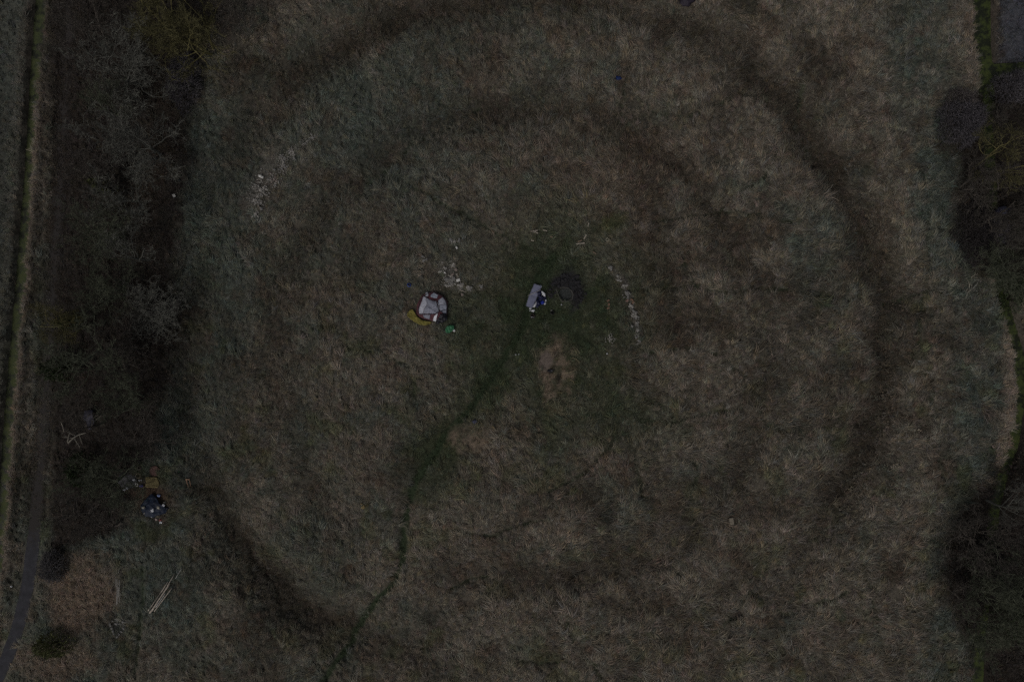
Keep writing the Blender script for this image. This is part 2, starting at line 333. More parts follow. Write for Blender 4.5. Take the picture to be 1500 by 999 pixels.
class G:
    """collects simple shapes for one mesh"""
    def __init__(s): s.v = []; s.f = []
    def tube(s, pts, rad, sides=6, cap=True):
        b = len(s.v); n = len(pts); pts = [Vector(p) for p in pts]
        rad = rad if isinstance(rad, (list, tuple)) else [rad] * n
        for i, p in enumerate(pts):
            t = (pts[min(i + 1, n - 1)] - pts[max(i - 1, 0)])
            if t.length < 1e-9: t = Vector((0, 0, 1))
            t.normalize()
            a = t.cross(Vector((0, 0, 1)) if abs(t.z) < .9 else Vector((1, 0, 0))).normalized(); c = t.cross(a)
            for k in range(sides):
                an = 2 * math.pi * k / sides
                s.v.append(p + (a * math.cos(an) + c * math.sin(an)) * rad[i])
        for i in range(n - 1):
            for k in range(sides):
                k2 = (k + 1) % sides
                s.f.append((b + i * sides + k, b + i * sides + k2, b + (i + 1) * sides + k2, b + (i + 1) * sides + k))
        if cap and sides > 2:
            s.f.append(tuple(b + k for k in range(sides))[::-1]); s.f.append(tuple(b + (n - 1) * sides + k for k in range(sides)))
        return s
    def box(s, c, size, rz=0, tilt=0):
        b = len(s.v); M = Matrix.Rotation(rz, 3, 'Z') @ Matrix.Rotation(tilt, 3, 'Y')
        for x in (-1, 1):
            for y in (-1, 1):
                for z in (-1, 1): s.v.append(Vector(c) + M @ Vector((x * size[0] / 2, y * size[1] / 2, z * size[2] / 2)))
        for f in ((0, 1, 3, 2), (4, 6, 7, 5), (0, 4, 5, 1), (2, 3, 7, 6), (0, 2, 6, 4), (1, 5, 7, 3)): s.f.append(tuple(b + i for i in f))
        return s
    def lump(s, c, r, sq=(1, 1, .6), rough=.25, seed=0, sub=2, rz=0):
        b = len(s.v); bm = bmesh.new(); bmesh.ops.create_icosphere(bm, subdivisions=sub, radius=1)
        M = Matrix.Rotation(rz, 3, 'Z')
        for q in bm.verts:
            k = 1 + rough * mnoise.noise(q.co * 1.7 + Vector((seed * 7.1, seed * 3.3, 0))) * 1.6 + rough * .5 * mnoise.noise(q.co * 4 + Vector((seed, 9, seed)))
            s.v.append(Vector(c) + M @ Vector((q.co.x * k * sq[0] * r, q.co.y * k * sq[1] * r, q.co.z * k * sq[2] * r)))
        bm.verts.index_update()
        for f in bm.faces: s.f.append(tuple(b + q.index for q in f.verts))
        bm.free(); return s
    def make(s, name, m, parent=None, loc=None, smooth=True): return obj(name, s.v, s.f, m, parent, loc, smooth)
def inside(pt, poly):
    x, y = pt; c = False; j = len(poly) - 1
    for i in range(len(poly)):
        if (poly[i][1] > y) != (poly[j][1] > y) and x < (poly[j][0] - poly[i][0]) * (y - poly[i][1]) / (poly[j][1] - poly[i][1]) + poly[i][0]: c = not c
        j = i
    return c
def sheet(name, poly, zf, m, parent=None, loc=None, sp=0.07, thick=0.012, smooth=True):
    """cloth, card or foil: outline in world x,y, surface height from zf(x,y)"""
    out = []
    for (a, b) in zip(poly, poly[1:] + poly[:1]):
        n = max(1, int(math.hypot(b[0] - a[0], b[1] - a[1]) / sp))
        for k in range(n): out.append((a[0] + (b[0] - a[0]) * k / n, a[1] + (b[1] - a[1]) * k / n))
    pts = list(out); xs = [p[0] for p in poly]; ys = [p[1] for p in poly]; rr = random.Random(len(out))
    x = min(xs)
    while x < max(xs):
        y = min(ys)
        while y < max(ys):
            q = (x + rr.uniform(-.3, .3) * sp, y + rr.uniform(-.3, .3) * sp)
            if inside(q, out) and min((q[0] - o[0]) ** 2 + (q[1] - o[1]) ** 2 for o in out) > (sp * .45) ** 2: pts.append(q)
            y += sp
        x += sp
    n = len(out)
    vs, _, fs, *_r = delaunay_2d_cdt([Vector(p) for p in pts], [], [list(range(n))], 1, 1e-6)
    top = [Vector((q.x, q.y, zf(q.x, q.y))) for q in vs]; N0 = len(top)
    verts = top + [q - Vector((0, 0, thick)) for q in top]
    faces = [tuple(f) for f in fs]; faces2 = [tuple(i + N0 for i in f)[::-1] for f in fs]
    cnt = {}
    for f in fs:
        for a, b in zip(f, list(f[1:]) + [f[0]]): cnt[(a, b)] = 1
    side = [(b, a, a + N0, b + N0) for (a, b) in cnt if (b, a) not in cnt]
    return obj(name, verts, faces + faces2 + side, m, parent, loc, smooth)
def Z(ox, oy, k):
    """positions read from an enlargement of the photograph"""
    return lambda a, b: (ox + a / k, oy + b / k)
def W(px, py, up=.1):
    q = P(px, py, up); return (q.x, q.y)
def crump(seed, sc_, amp):
    return lambda x, y: amp * (mnoise.noise(Vector((x * sc_, y * sc_, seed))) + .5 * mnoise.noise(Vector((x * sc_ * 2.3, y * sc_ * 2.3, seed + 4))))

# ------------------------------------------------------------------ ground sheet
def axis(half, step, far):
    a = np.arange(-half, half + 1e-6, step); out = []; x = half; s = step
    while x < far: s *= 1.35; x += s; out.append(x)
    out = np.array(out); return np.concatenate([-out[::-1], a, out])
gx = axis(62, 0.2, 900); gy = axis(46, 0.2, 900)
X, Y = np.meshgrid(gx, gy); xf, yf = X.ravel(), Y.ravel()
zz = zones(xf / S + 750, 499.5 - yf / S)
Hh = height(xf, yf, zz)
HG.update(x=gx, y=gy, h=Hh.reshape(len(gy), len(gx)))
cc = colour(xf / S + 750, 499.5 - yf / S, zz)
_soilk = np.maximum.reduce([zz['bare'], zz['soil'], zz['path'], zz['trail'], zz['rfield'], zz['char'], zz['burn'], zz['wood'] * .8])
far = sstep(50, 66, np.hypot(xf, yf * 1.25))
cc = cc * (0.62 + 0.38 * np.maximum(_soilk, far))[:, None]     # ground colour darker under the tussocks than on bare
me = bpy.data.meshes.new('ground'); nx, ny = len(gx), len(gy)
me.vertices.add(nx * ny); me.vertices.foreach_set('co', np.stack([xf, yf, Hh], 1).ravel())
i = np.arange(ny - 1)[:, None] * nx + np.arange(nx - 1)[None, :]
q = np.stack([i, i + 1, i + nx + 1, i + nx], -1).reshape(-1, 4)
me.loops.add(q.size); me.loops.foreach_set('vertex_index', q.ravel()); me.polygons.add(len(q)); me.polygons.foreach_set('loop_start', np.arange(len(q)) * 4)
me.polygons.foreach_set('use_smooth', np.ones(len(q), bool)); me.update(calc_edges=True)
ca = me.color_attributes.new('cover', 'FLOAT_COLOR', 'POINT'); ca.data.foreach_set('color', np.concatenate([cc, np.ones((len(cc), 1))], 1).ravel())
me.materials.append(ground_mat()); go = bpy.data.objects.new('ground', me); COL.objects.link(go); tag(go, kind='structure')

def strip(name, line, half, z, m, kind='structure', flat=True, wob=0.0, seed=1):
    pts = []
    for (a, b) in zip(line[:-1], line[1:]):
        n = max(2, int(math.hypot(b[0] - a[0], b[1] - a[1]) / 6))
        for k in range(n):
            t = k / n; pts.append((a[0] + (b[0] - a[0]) * t, a[1] + (b[1] - a[1]) * t))
    pts.append(line[-1]); sm = list(pts)
    for _ in range(6): sm = [sm[0]] + [((sm[i - 1][0] + sm[i][0] * 2 + sm[i + 1][0]) / 4, (sm[i - 1][1] + sm[i][1] * 2 + sm[i + 1][1]) / 4) for i in range(1, len(sm) - 1)] + [sm[-1]]
    v = []; f = []; nc = 6
    for i, p in enumerate(sm):
        a = sm[max(0, i - 1)]; b = sm[min(len(sm) - 1, i + 1)]; t = Vector((b[0] - a[0], b[1] - a[1])).normalized(); n = Vector((-t.y, t.x))
        for k in range(nc):
            q = (k / (nc - 1) * 2 - 1); hw = half * (1 + wob * (mnoise.noise(Vector((i * .3, k // 3 * 9, seed)))))
            x = (p[0] + n.x * hw * q - 750) * S; y = (499.5 - p[1] - n.y * hw * q) * S
            v.append((x, y, z + (0.03 * (1 - q * q) if not flat else 0)))
    for i in range(len(sm) - 1):
        for k in range(nc - 1): f.append((i * nc + k, i * nc + k + 1, (i + 1) * nc + k + 1, (i + 1) * nc + k))
    o = obj(name, v, f, m); return tag(o, kind=kind)
asph = mat('worn_asphalt', (0.040, 0.040, 0.047), .9, .3, 1.6, .3)
_t = asph.node_tree; _N = _t.nodes; _L = _t.links      # dead leaves lie over the part that runs through the wood
_b = _N['Principled BSDF']; _src = _b.inputs['Base Color'].links[0].from_socket; _g = _N.new('ShaderNodeNewGeometry'); _s = _N.new('ShaderNodeSeparateXYZ'); _L.new(_g.outputs['Position'], _s.inputs[0])
_m = _N.new('ShaderNodeMapRange'); _m.inputs['From Min'].default_value = -22; _m.inputs['From Max'].default_value = -14; _m.inputs['To Min'].default_value = -.25; _m.inputs['To Max'].default_value = .75; _L.new(_s.outputs['Y'], _m.inputs['Value'])
_n = _N.new('ShaderNodeTexNoise'); _n.inputs['Scale'].default_value = 2.5; _n.inputs['Detail'].default_value = 8; _n.inputs['Roughness'].default_value = .7; _L.new(_g.outputs['Position'], _n.inputs['Vector'])
_a = _N.new('ShaderNodeMath'); _a.operation = 'ADD'; _L.new(_m.outputs[0], _a.inputs[0]); _L.new(_n.outputs['Fac'], _a.inputs[1])
_r = _N.new('ShaderNodeMapRange'); _r.inputs['From Min'].default_value = .48; _r.inputs['From Max'].default_value = .8; _L.new(_a.outputs[0], _r.inputs['Value'])
_x = _N.new('ShaderNodeMix'); _x.data_type = 'RGBA'; _L.new(_r.outputs[0], _x.inputs['Factor']); _L.new(_src, _x.inputs[6]); _x.inputs[7].default_value = (0.034, 0.030, 0.028, 1); _L.new(_x.outputs[2], _b.inputs['Base Color'])
strip('road', ROAD, 9.5, 0.03, asph, flat=False, wob=.18)
weed = weed_mat('duckweed_water', (0.062, 0.075, 0.032), (0.028, 0.030, 0.022), 0.48)
weed2 = weed_mat('algae_water', (0.055, 0.072, 0.022), (0.022, 0.026, 0.016), 0.5)
strip('water', LSTREAM, 11, -.42, weed); strip('water', RSTREAM, 17, -.42, weed2); strip('water', RBRANCH, 12, -.425, weed2)

# ------------------------------------------------------------------ grass: uncountable, one object per kind
def blades(seed, n, root, spread, lens, wid, lift, lie, radial=False, var=(.55, 1.5)):
    rr = random.Random(seed); v = []; f = []; c = []
    for _ in range(n):
        a0 = rr.uniform(0, 2 * math.pi); r0 = root * math.sqrt(rr.random()); x0, y0 = r0 * math.cos(a0), r0 * math.sin(a0)
        an = a0 + rr.gauss(0, .4) if radial else rr.gauss(0, spread)
        L = rr.uniform(*lens); wd = rr.uniform(*wid); hgt = L * rr.uniform(*lift); curl = rr.gauss(0, .5)
        b = len(v); ns = 4; col = rr.uniform(*var); warm = rr.gauss(0, .05)
        x, y = x0, y0
        for k in range(ns + 1):
            t = k / ns; z = hgt * math.sin(min(1, t * 1.15) * math.pi * lie) - .02
            ww = wd * (1 - t * .85) * .5; ca, sa = math.cos(an + curl * t), math.sin(an + curl * t)
            v += [(x - sa * ww, y + ca * ww, z), (x + sa * ww, y - ca * ww, z + ww * .5)]
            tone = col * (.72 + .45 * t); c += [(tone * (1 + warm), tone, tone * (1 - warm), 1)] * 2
            x += ca * L / ns; y += sa * L / ns
        for k in range(ns): f.append((b + 2 * k, b + 2 * k + 1, b + 2 * k + 3, b + 2 * k + 2))
    me = bpy.data.meshes.new('grass_tuft'); me.from_pydata(v, [], f); me.update()
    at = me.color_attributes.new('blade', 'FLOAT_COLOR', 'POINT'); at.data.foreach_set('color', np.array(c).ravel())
    return me
def scatter(name, x, y, z, rot, scl, tint, protos, m, label=None):
    n = len(x); me = bpy.data.meshes.new(name); me.vertices.add(n); me.vertices.foreach_set('co', np.stack([x, y, z], 1).ravel().astype(np.float32))
    for nm, ty, arr in (('rot', 'FLOAT_VECTOR', rot), ('scl', 'FLOAT_VECTOR', scl), ('tint', 'FLOAT_VECTOR', tint)):
        a = me.attributes.new(nm, ty, 'POINT'); a.data.foreach_set('vector', arr.astype(np.float32).ravel())
    a = me.attributes.new('pick', 'INT', 'POINT'); a.data.foreach_set('value', NR.integers(0, len(protos), n).astype(np.int32))
    o = bpy.data.objects.new(name, me); COL.objects.link(o); tag(o, label, None, None, 'stuff')
    ng = bpy.data.node_groups.new(name, 'GeometryNodeTree'); ng.interface.new_socket('Geometry', in_out='INPUT', socket_type='NodeSocketGeometry'); ng.interface.new_socket('Geometry', in_out='OUTPUT', socket_type='NodeSocketGeometry')
    N = ng.nodes; L = ng.links; gi = N.new('NodeGroupInput'); gg = N.new('NodeGroupOutput'); ip = N.new('GeometryNodeInstanceOnPoints'); ip.inputs['Pick Instance'].default_value = True
    jn = N.new('GeometryNodeJoinGeometry')
    for p in protos:
        if not p.materials: p.materials.append(m)
        po = bpy.data.objects.new('grass_tuft', p); oi = N.new('GeometryNodeObjectInfo'); oi.inputs['Object'].default_value = po; oi.inputs['As Instance'].default_value = True
        L.new(oi.outputs['Geometry'], jn.inputs[0])
    def na(nm, ty):
        q = N.new('GeometryNodeInputNamedAttribute'); q.data_type = ty; q.inputs['Name'].default_value = nm; return q.outputs['Attribute']
    L.new(gi.outputs[0], ip.inputs['Points']); L.new(jn.outputs[0], ip.inputs['Instance']); L.new(na('pick', 'INT'), ip.inputs['Instance Index'])
    L.new(na('rot', 'FLOAT_VECTOR'), ip.inputs['Rotation']); L.new(na('scl', 'FLOAT_VECTOR'), ip.inputs['Scale']); L.new(ip.outputs[0], gg.inputs[0])
    md = o.modifiers.new('scatter', 'NODES'); md.node_group = ng
    return o
def flow(u, v):
    """which way the grass has been laid"""
    base = np.interp(u, [200, 450, 700, 1000, 1300, 1500], [95, 75, 95, 60, 40, 25]) + np.interp(v, [0, 500, 1000], [12, 0, -14])
    return np.radians(base) + (fbm(u / 48, v / 48, 200, 3) - .5) * 3.6
def spread_points(density, bx=58, by=41):
    n = int(density * 4 * bx * by); x = NR.uniform(-bx, bx, n); y = NR.uniform(-by, by, n)
    return x, y
KEEP_OUT = []      # (photo x, photo y, radius in px): things standing on the grass; filled below before scattering
def keep(u, v):
    k = np.ones(len(u), bool)
    for (a, b, r) in KEEP_OUT: k &= np.hypot(u - a, v - b) > r
    return k
for a in [(634, 449, 21), (615, 466, 9), (605, 460, 8), (650, 468, 9), (658, 482, 7), (600, 418, 3), (786, 420, 9), (780, 434, 11), (776, 444, 9), (794, 437, 9), (828, 431, 12),
          (228, 738, 19), (222, 706, 12), (227, 691, 8), (190, 706, 16), (202, 708, 4), (277, 709, 8), (798, 234, 3), (905, 116, 5), (1004, 4, 9), (1071, 764, 6), (256, 288, 4), (780, 463, 4), (809, 458, 4),
          (671, 411, 4), (660, 408, 9), (125, 615, 8), (1462, 312, 7)]: KEEP_OUT.append(a)
for t in (0, .25, .5, .75, 1): KEEP_OUT.append((220 + 29 * t, 893 - 37 * t, 6)); KEEP_OUT.append((172, 848 + 36 * t, 5))

def grass():
    tm = tuft_mat('grass_blades')
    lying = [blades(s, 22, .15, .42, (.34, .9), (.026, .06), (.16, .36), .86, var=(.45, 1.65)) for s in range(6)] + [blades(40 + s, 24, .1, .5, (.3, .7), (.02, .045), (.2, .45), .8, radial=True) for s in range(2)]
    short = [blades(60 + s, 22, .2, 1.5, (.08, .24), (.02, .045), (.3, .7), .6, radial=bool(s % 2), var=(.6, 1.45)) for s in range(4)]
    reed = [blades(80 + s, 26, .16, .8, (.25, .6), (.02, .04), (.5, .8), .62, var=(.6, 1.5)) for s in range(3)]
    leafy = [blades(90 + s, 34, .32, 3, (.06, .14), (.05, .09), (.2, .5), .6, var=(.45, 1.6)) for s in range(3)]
    def prep(dens):
        x, y = spread_points(dens); u = x / S + 750; v = 499.5 - y / S; z = zones(u, v); return x, y, u, v, z
    def emit(name, sel, x, y, u, v, z, protos, smin, smax, tint, vscale=1.0, lay=True, label=None):
        x, y, u, v = x[sel], y[sel], u[sel], v[sel]; zz_ = {k: a[sel] for k, a in z.items()}; tint = tint[sel]
        h = height(x, y, zz_) + .05 * (zz_['road'] < 10); n = len(x)
        k = NR.uniform(smin, smax, n) * np.where(NR.random(n) < .08, 1.35, 1) * (0.52 + 0.55 * fbm(u / 20, v / 20, 300, 2) + .5 * fbm(u / 60, v / 60, 310, 2)) * (0.82 + .25 * sstep(500, 950, u))
        _, _, idn = worley(x, y, 1.0, 101)
        ang = flow(u, v) + (idn - .5) * 1.5 + NR.normal(0, .25, n) if lay else NR.uniform(0, 6.28, n)
        rot = np.stack([NR.normal(0, .1, n), NR.normal(0, .1, n), ang], 1)
        jit = np.exp(NR.normal(0, .17, n))[:, None] * np.array([1 + NR.normal(0, .05, n), np.ones(n), 1 + NR.normal(0, .06, n)]).T
        scatter(name, x, y, h - .01, rot, np.stack([k, k, k * vscale], 1), tint * jit, protos, tm, label)
    # long dry grass
    x, y, u, v, z = prep(24)
    xw = x + (fbm(x, y, 90, 2) - .5) * 1.2; yw = y + (fbm(x, y, 93, 2) - .5) * 1.2
    f1, f2, idn = worley(xw, yw, 1.0, 101); crease = (f2 - f1) < .12
    wet = (z['lw'] < 13) | (z['rw'] < np.where(v < 160, 18, 13)) | (z['road'] < np.interp(v, [0, 700, 800], [7, 8, 11]))
    low = np.maximum.reduce([z['path'] * (.75 + .7 * fbm(u / 9, v / 9, 47, 2)), z['trail'] * .82, z['char'], np.clip(z['bare'] * 1.3, 0, 1), z['soil'], z['burn'], z['rfield'], z['lfield'] * .8, z['wood'] * .75, z['camp'] * .78, z['rubble'] * 1.2, z['green'] * .6, (1 - sstep(12, 22, z['road'])) * .8])
    keepm = keep(u, v)
    c = colour(u, v, z) * (0.86 + .28 * idn)[:, None]
    sel = keepm & ~wet & (NR.random(len(x)) > low) & (~crease | (NR.random(len(x)) < .16))
    emit('long_dry_grass', sel, x, y, u, v, z, lying, .48, .95, c, .9, label='long dead grass laid over in swirls across the field')
    # short turf on paths, camp, field edges and under the trees
    x, y, u, v, z = prep(13)
    wet = (z['lw'] < 11) | (z['rw'] < np.where(v < 160, 18, 13)) | (z['road'] < np.interp(v, [0, 600, 760, 800], [3, 4, 8, 10.5]))
    lowz = np.maximum.reduce([z['path'] * .5, z['trail'] * .8, z['lfield'], z['camp'], z['bare'] * .35, z['rubble'] * .5, z['green'], (1 - sstep(12, 22, z['road'])), z['wood'] * .2])
    c = colour(u, v, z)
    sel = keep(u, v) & ~wet & (z['char'] < .3) & (z['burn'] < .3) & (z['soil'] < .4) & (NR.random(len(x)) < lowz)
    emit('short_turf', sel, x, y, u, v, z, short, .7, 1.3, c, .8, lay=False, label='short green turf on the trodden paths and camp')
    # fallen leaves and low bramble, tree and scrub shade painted into their brown
    x, y, u, v, z = prep(12)
    wet = (z['lw'] < 11.5) | (z['rw'] < 14) | ((z['road'] < 10.5) & (v > 770)) | ((z['road'] < 7) & (v > 700) & (NR.random(len(x)) < .5))
    m_ = np.maximum.reduce([z['wood'], z['bramble'], z['ditch'] * .4, z['rust'] * .6, z['rfield'] * .7, z['char'] * .3, (1 - sstep(8, 22, z['road'])) * .8 * (v < 790)])
    sel = keep(u, v) & ~wet & (NR.random(len(x)) < m_)
    emit('shade_toned_litter', sel, x, y, u, v, z, leafy, .6, 1.5, colour(u, v, z), .9, lay=False, label='brown fallen leaves and low bramble, darkened to paint the shade under the bare trees')
    # pale reeds along the two streams
    x, y, u, v, z = prep(16)
    m_ = np.maximum.reduce([z['reedL'], z['reedL2'] * .4, z['reedR'], z['bramble'] * .55])
    sel = keep(u, v) & (z['lw'] > 9.5) & (z['rw'] > np.where(v < 160, 16, 11.5)) & (z['road'] > 12) & (NR.random(len(x)) < m_)
    emit('dry_reeds', sel, x, y, u, v, z, reed, .5, .95, colour(u, v, z), .8, label='pale dry reeds along the banks of the two streams')
grass()

# ------------------------------------------------------------------ trees
def grow_tree(seed, H, spread, stems=2, twig=1.0, upright=.5, nl=(7, 7, 7, 5)):
    rr = random.Random(seed); T, Lb, Tw = G(), G(), G()
    def branch(p, dirv, L, r, lvl):
        n = 5 if lvl < 3 else 3; pts = [p.copy()]; rad = [r]; d = dirv.normalized(); wander = (.10, .22, .30, .36, .4)[lvl]
        for i in range(n):
            d = (d + Vector((rr.gauss(0, wander), rr.gauss(0, wander), rr.gauss(0, wander * .7) + (.05 if lvl > 0 else .05)))).normalized()
            pts.append(pts[-1] + d * L / n); rad.append(r * (1 - .72 * (i + 1) / n))
        (T if lvl == 0 else Lb if lvl <= 2 else Tw).tube(pts, rad, (7, 5, 4, 3, 3)[lvl], cap=lvl < 2)
        if lvl >= 4: return
        cnt = nl[lvl]; cnt = max(2, int(cnt * rr.uniform(.75, 1.25)))
        for k in range(cnt):
            t = rr.uniform(.35 if lvl == 0 else .2, 1); i = min(n - 1, int(t * n)); q = pts[i].lerp(pts[i + 1], t * n - i)
            a = rr.uniform(0, 2 * math.pi); base = (pts[i + 1] - pts[i]).normalized()
            s1 = base.cross(Vector((0, 0, 1)) if abs(base.z) < .9 else Vector((1, 0, 0))).normalized(); s2 = base.cross(s1)
            ang = rr.uniform(.45, 1.05) * (1.1 if lvl == 0 else 1)
            nd = base * math.cos(ang) + (s1 * math.cos(a) + s2 * math.sin(a)) * math.sin(ang)
            if lvl == 0: nd = Vector((math.cos(a + k * 2.4), math.sin(a + k * 2.4), rr.uniform(upright * .5, upright * 1.6)))
            ln = (spread * rr.uniform(.75, 1.15), L * rr.uniform(.35, .6), L * rr.uniform(.35, .6), L * rr.uniform(.4, .7))[lvl]
            branch(q, nd, ln, max(.018 * twig, rad[i] * (.55, .5, .5, .6)[lvl]), lvl + 1)
    for s_ in range(stems):
        a = 2 * math.pi * s_ / stems + rr.uniform(-.5, .5); o = Vector((math.cos(a), math.sin(a), 0)) * (.25 if stems > 1 else 0)
        branch(o + Vector((0, 0, -.15)), Vector((math.cos(a) * .35, math.sin(a) * .35, 1)) if stems > 1 else Vector((.05, .03, 1)), H * rr.uniform(.5, .62), .15 if stems > 1 else .2, 0)
    return T, Lb, Tw
def raw(g, name, m):
    me = bpy.data.meshes.new(name); me.from_pydata([tuple(q) for q in g.v], [], g.f); me.update(); me.materials.append(m); return me
bark_grey = mat('lichen_bark', (0.105, 0.105, 0.092), .95, .35, 3, 0, hue=(0.135, 0.135, 0.115))
bark_olive = mat('mossy_olive_bark', (0.098, 0.090, 0.042), .95, .35, 3, 0)
bark_brown = mat('brown_bark', (0.070, 0.062, 0.053), .95, .35, 3, 0)
bark_pale = mat('dead_pale_wood', (0.19, 0.175, 0.145), .9, .25, 4, 0)
bark_green = mat('green_mossy_bark', (0.085, 0.093, 0.063), .95, .35, 3, 0)
LIMB = {'lichen_bark': mat('pale_lichen_limbs', (0.115, 0.115, 0.10), .95, .3, 3, 0), 'mossy_olive_bark': mat('olive_limbs', (0.175, 0.155, 0.065), .95, .3, 3, 0), 'brown_bark': mat('brown_limbs', (0.115, 0.10, 0.085), .95, .3, 3, 0), 'green_mossy_bark': mat('mossy_limbs', (0.105, 0.115, 0.08), .95, .3, 3, 0)}
TREE_GEO = [grow_tree(101 + k, 8.0, 3.0 + .15 * k, stems=(2, 3, 1, 2, 3)[k], upright=(.5, .35, .6, .45, .3)[k], nl=(9, 6, 5, 6)) for k in range(5)]
MESHC = {}
def tree(px, py, rad_px, var, bark, label, H=8.0, name='bare_tree'):
    """px,py: middle of the crown as the photo shows it, rad_px its radius"""
    T, Lb, Tw = TREE_GEO[var]; k = H / 8.0; hc = .62 * H
    kk = (HC - hc) / HC; x, y = (px - 750) * S * kk, (499.5 - py) * S * kk
    root = thing(name, label, 'tree', (x, y, hz(x, y) - .05), 'bare trees along the field edges')
    rk = rad_px * S * kk / 4.3
    root.scale = (rk, rk, k); root.rotation_euler = (0, 0, R.uniform(0, 6.28))
    for g, nm in ((T, 'trunk'), (Lb, 'limbs'), (Tw, 'twigs')):
        key = (var, bark.name, nm)
        if key not in MESHC: MESHC[key] = raw(g, nm, LIMB[bark.name] if nm != 'twigs' else bark)
        o = bpy.data.objects.new({'limbs': 'limbs', 'twigs': 'crown'}.get(nm, nm), MESHC[key]); COL.objects.link(o); o.parent = root
    return root
TREES = [
    (205, 12, 78, 0, bark_olive, 'large olive yellow mossy bare tree at the top of the left belt', 9.5),
    (272, 40, 62, 1, bark_olive, 'yellowish spreading bare tree overhanging the dark hollow by the field corner', 8.5),
    (325, -8, 55, 2, bark_brown, 'brown bare tree at the top edge beside the grass field', 8),
    (118, 42, 50, 3, bark_brown, 'dull brown bare tree beside the lane, left of the olive tree', 7),
    (168, 92, 62, 4, bark_grey, 'grey bare tree with sideways limbs just below the olive tree', 8),
    (183, 203, 66, 1, bark_grey, 'pale grey bare tree with strongly forked limbs, above the small white board', 9),
    (150, 155, 45, 2, bark_green, 'small greenish bare tree squeezed between two grey crowns', 6.5),
    (132, 250, 46, 0, bark_brown, 'brown twiggy bare tree close to the lane, level with the white stones', 6),
    (170, 300, 52, 3, bark_grey, 'grey bare tree whose long limb reaches the rusty leaf litter', 8),
    (135, 340, 50, 4, bark_green, 'green tinged dense bare tree mid way down the left belt', 7.5),
    (178, 372, 50, 2, bark_grey, 'lichen grey bare tree with crooked twigs over a black gap', 7.5),
    (148, 425, 44, 1, bark_green, 'fuzzy greenish bare tree north of the limb crossing the lane', 6.5),
    (218, 455, 46, 4, bark_grey, 'low grey willow like tree leaning to the field side', 4.5),
    (82, 472, 44, 0, bark_olive, 'olive bare tree whose boughs reach across lane and stream', 7),
    (122, 535, 62, 3, bark_green, 'broad olive green bare tree level with the tent', 8.5),
    (172, 520, 42, 1, bark_brown, 'brown bare tree on the field side of the broad olive green tree', 6),
    (172, 590, 50, 0, bark_green, 'mossy bare tree right of the blue tarpaulin in the wood', 7),
    (108, 628, 48, 2, bark_brown, 'brown bare tree around the broken pale boughs', 7.5),
    (205, 640, 40, 4, bark_brown, 'brown low bare tree above the rubbish camp', 5),
    (142, 705, 52, 1, bark_green, 'dense fuzzy bare tree left of the rubbish camp', 7),
    (100, 765, 44, 3, bark_brown, 'dark brown bare tree where the lane comes out of the wood', 6),
    (150, 775, 42, 2, bark_brown, 'dark low bare tree under the navy tarpaulin', 5),
    (1478, 232, 52, 3, bark_olive, 'olive bare tree with pale long boughs right of the dark round bush', 8),
    (1452, 262, 44, 1, bark_brown, 'brown thinly branched bare tree hanging over the right stream', 7),
    (1490, 318, 54, 0, bark_brown, 'brown bare tree right of the blue drum', 8),
    (1492, 395, 48, 4, bark_green, 'dark green bare tree at the right edge above the pale reeds', 7),
    (1488, 165, 40, 2, bark_brown, 'dark bare tree just below the green side channel', 5.5),
    (1492, 748, 46, 2, bark_grey, 'grey bare tree at the right edge below the pale reeds', 7),
    (1448, 800, 50, 4, bark_brown, 'brown bare tree over the shaded lower right stream', 6),
    (1480, 870, 60, 1, bark_green, 'large olive grey bare tree with curling twigs at lower right', 9),
    (1470, 945, 55, 0, bark_green, 'greenish twiggy bare tree near the lower right corner', 8),
    (1420, 880, 34, 3, bark_brown, 'small brown bare tree at the field edge, lower right', 4.5),
]
for t in TREES: tree(*t)

# broken pale boughs lodged in the crowns
def stick(name, a, b, r, m, label, cat='branch', up=(.06, .06), group=None, bend=.03, taper=.6, forks=0):
    p, q = P(*a, up[0]), P(*b, up[1]); n = 6; g = G(); rr = random.Random(int(a[0] * 31 + a[1])); off = Vector((rr.gauss(0, 1), rr.gauss(0, 1), rr.gauss(0, .4))) * bend * (q - p).length
    pts = [p.lerp(q, i / n) + off * math.sin(math.pi * i / n) for i in range(n + 1)]
    g.tube(pts, [r * (1 - (1 - taper) * i / n) for i in range(n + 1)], 7)
    for k in range(forks):
        i = rr.randint(2, n - 1); dd = Vector((rr.gauss(0, 1), rr.gauss(0, 1), rr.gauss(0, .2))).normalized() * (q - p).length * rr.uniform(.25, .5)
        g.tube([pts[i], pts[i] + dd * .5, pts[i] + dd + Vector((0, 0, .04))], [r * .6, r * .45, r * .2], 5)
    o = g.make(name, m, None, p); return tag(o, label, cat, group)
stick('fallen_bough', (100, 649), (126, 634), .06, bark_pale, 'thick broken pale bough lying in the crowns of the left wood', up=(3.6, 4.2), forks=3)
stick('fallen_bough', (108, 640), (117, 655), .04, bark_pale, 'short pale bough crossing below the thick broken one', up=(3.8, 3.7), forks=2)
stick('fallen_bough', (99, 648), (102, 633), .04, bark_pale, 'stubby upright pale bough at the left end of the thick broken one', up=(3.7, 4.4), forks=1)
stick('fallen_bough', (90, 619), (94, 633), .05, bark_pale, 'thin pale bough standing apart above the broken ones', up=(3.9, 3.6), forks=1)
stick('fallen_bough', (140, 615), (152, 605), .04, bark_pale, 'thin pale bough right of the blue tarpaulin in the wood', up=(3.5, 3.5), forks=2)
stick('fallen_bough', (40, 462), (58, 479), .06, bark_brown, 'dark mossy bough hanging over the left stream', up=(2.0, 2.3), forks=2)
stick('fallen_bough', (56, 478), (108, 470), .06, bark_olive, 'long yellow mossy bough lying across the lane', up=(2.2, 2.2), forks=5, bend=.08)

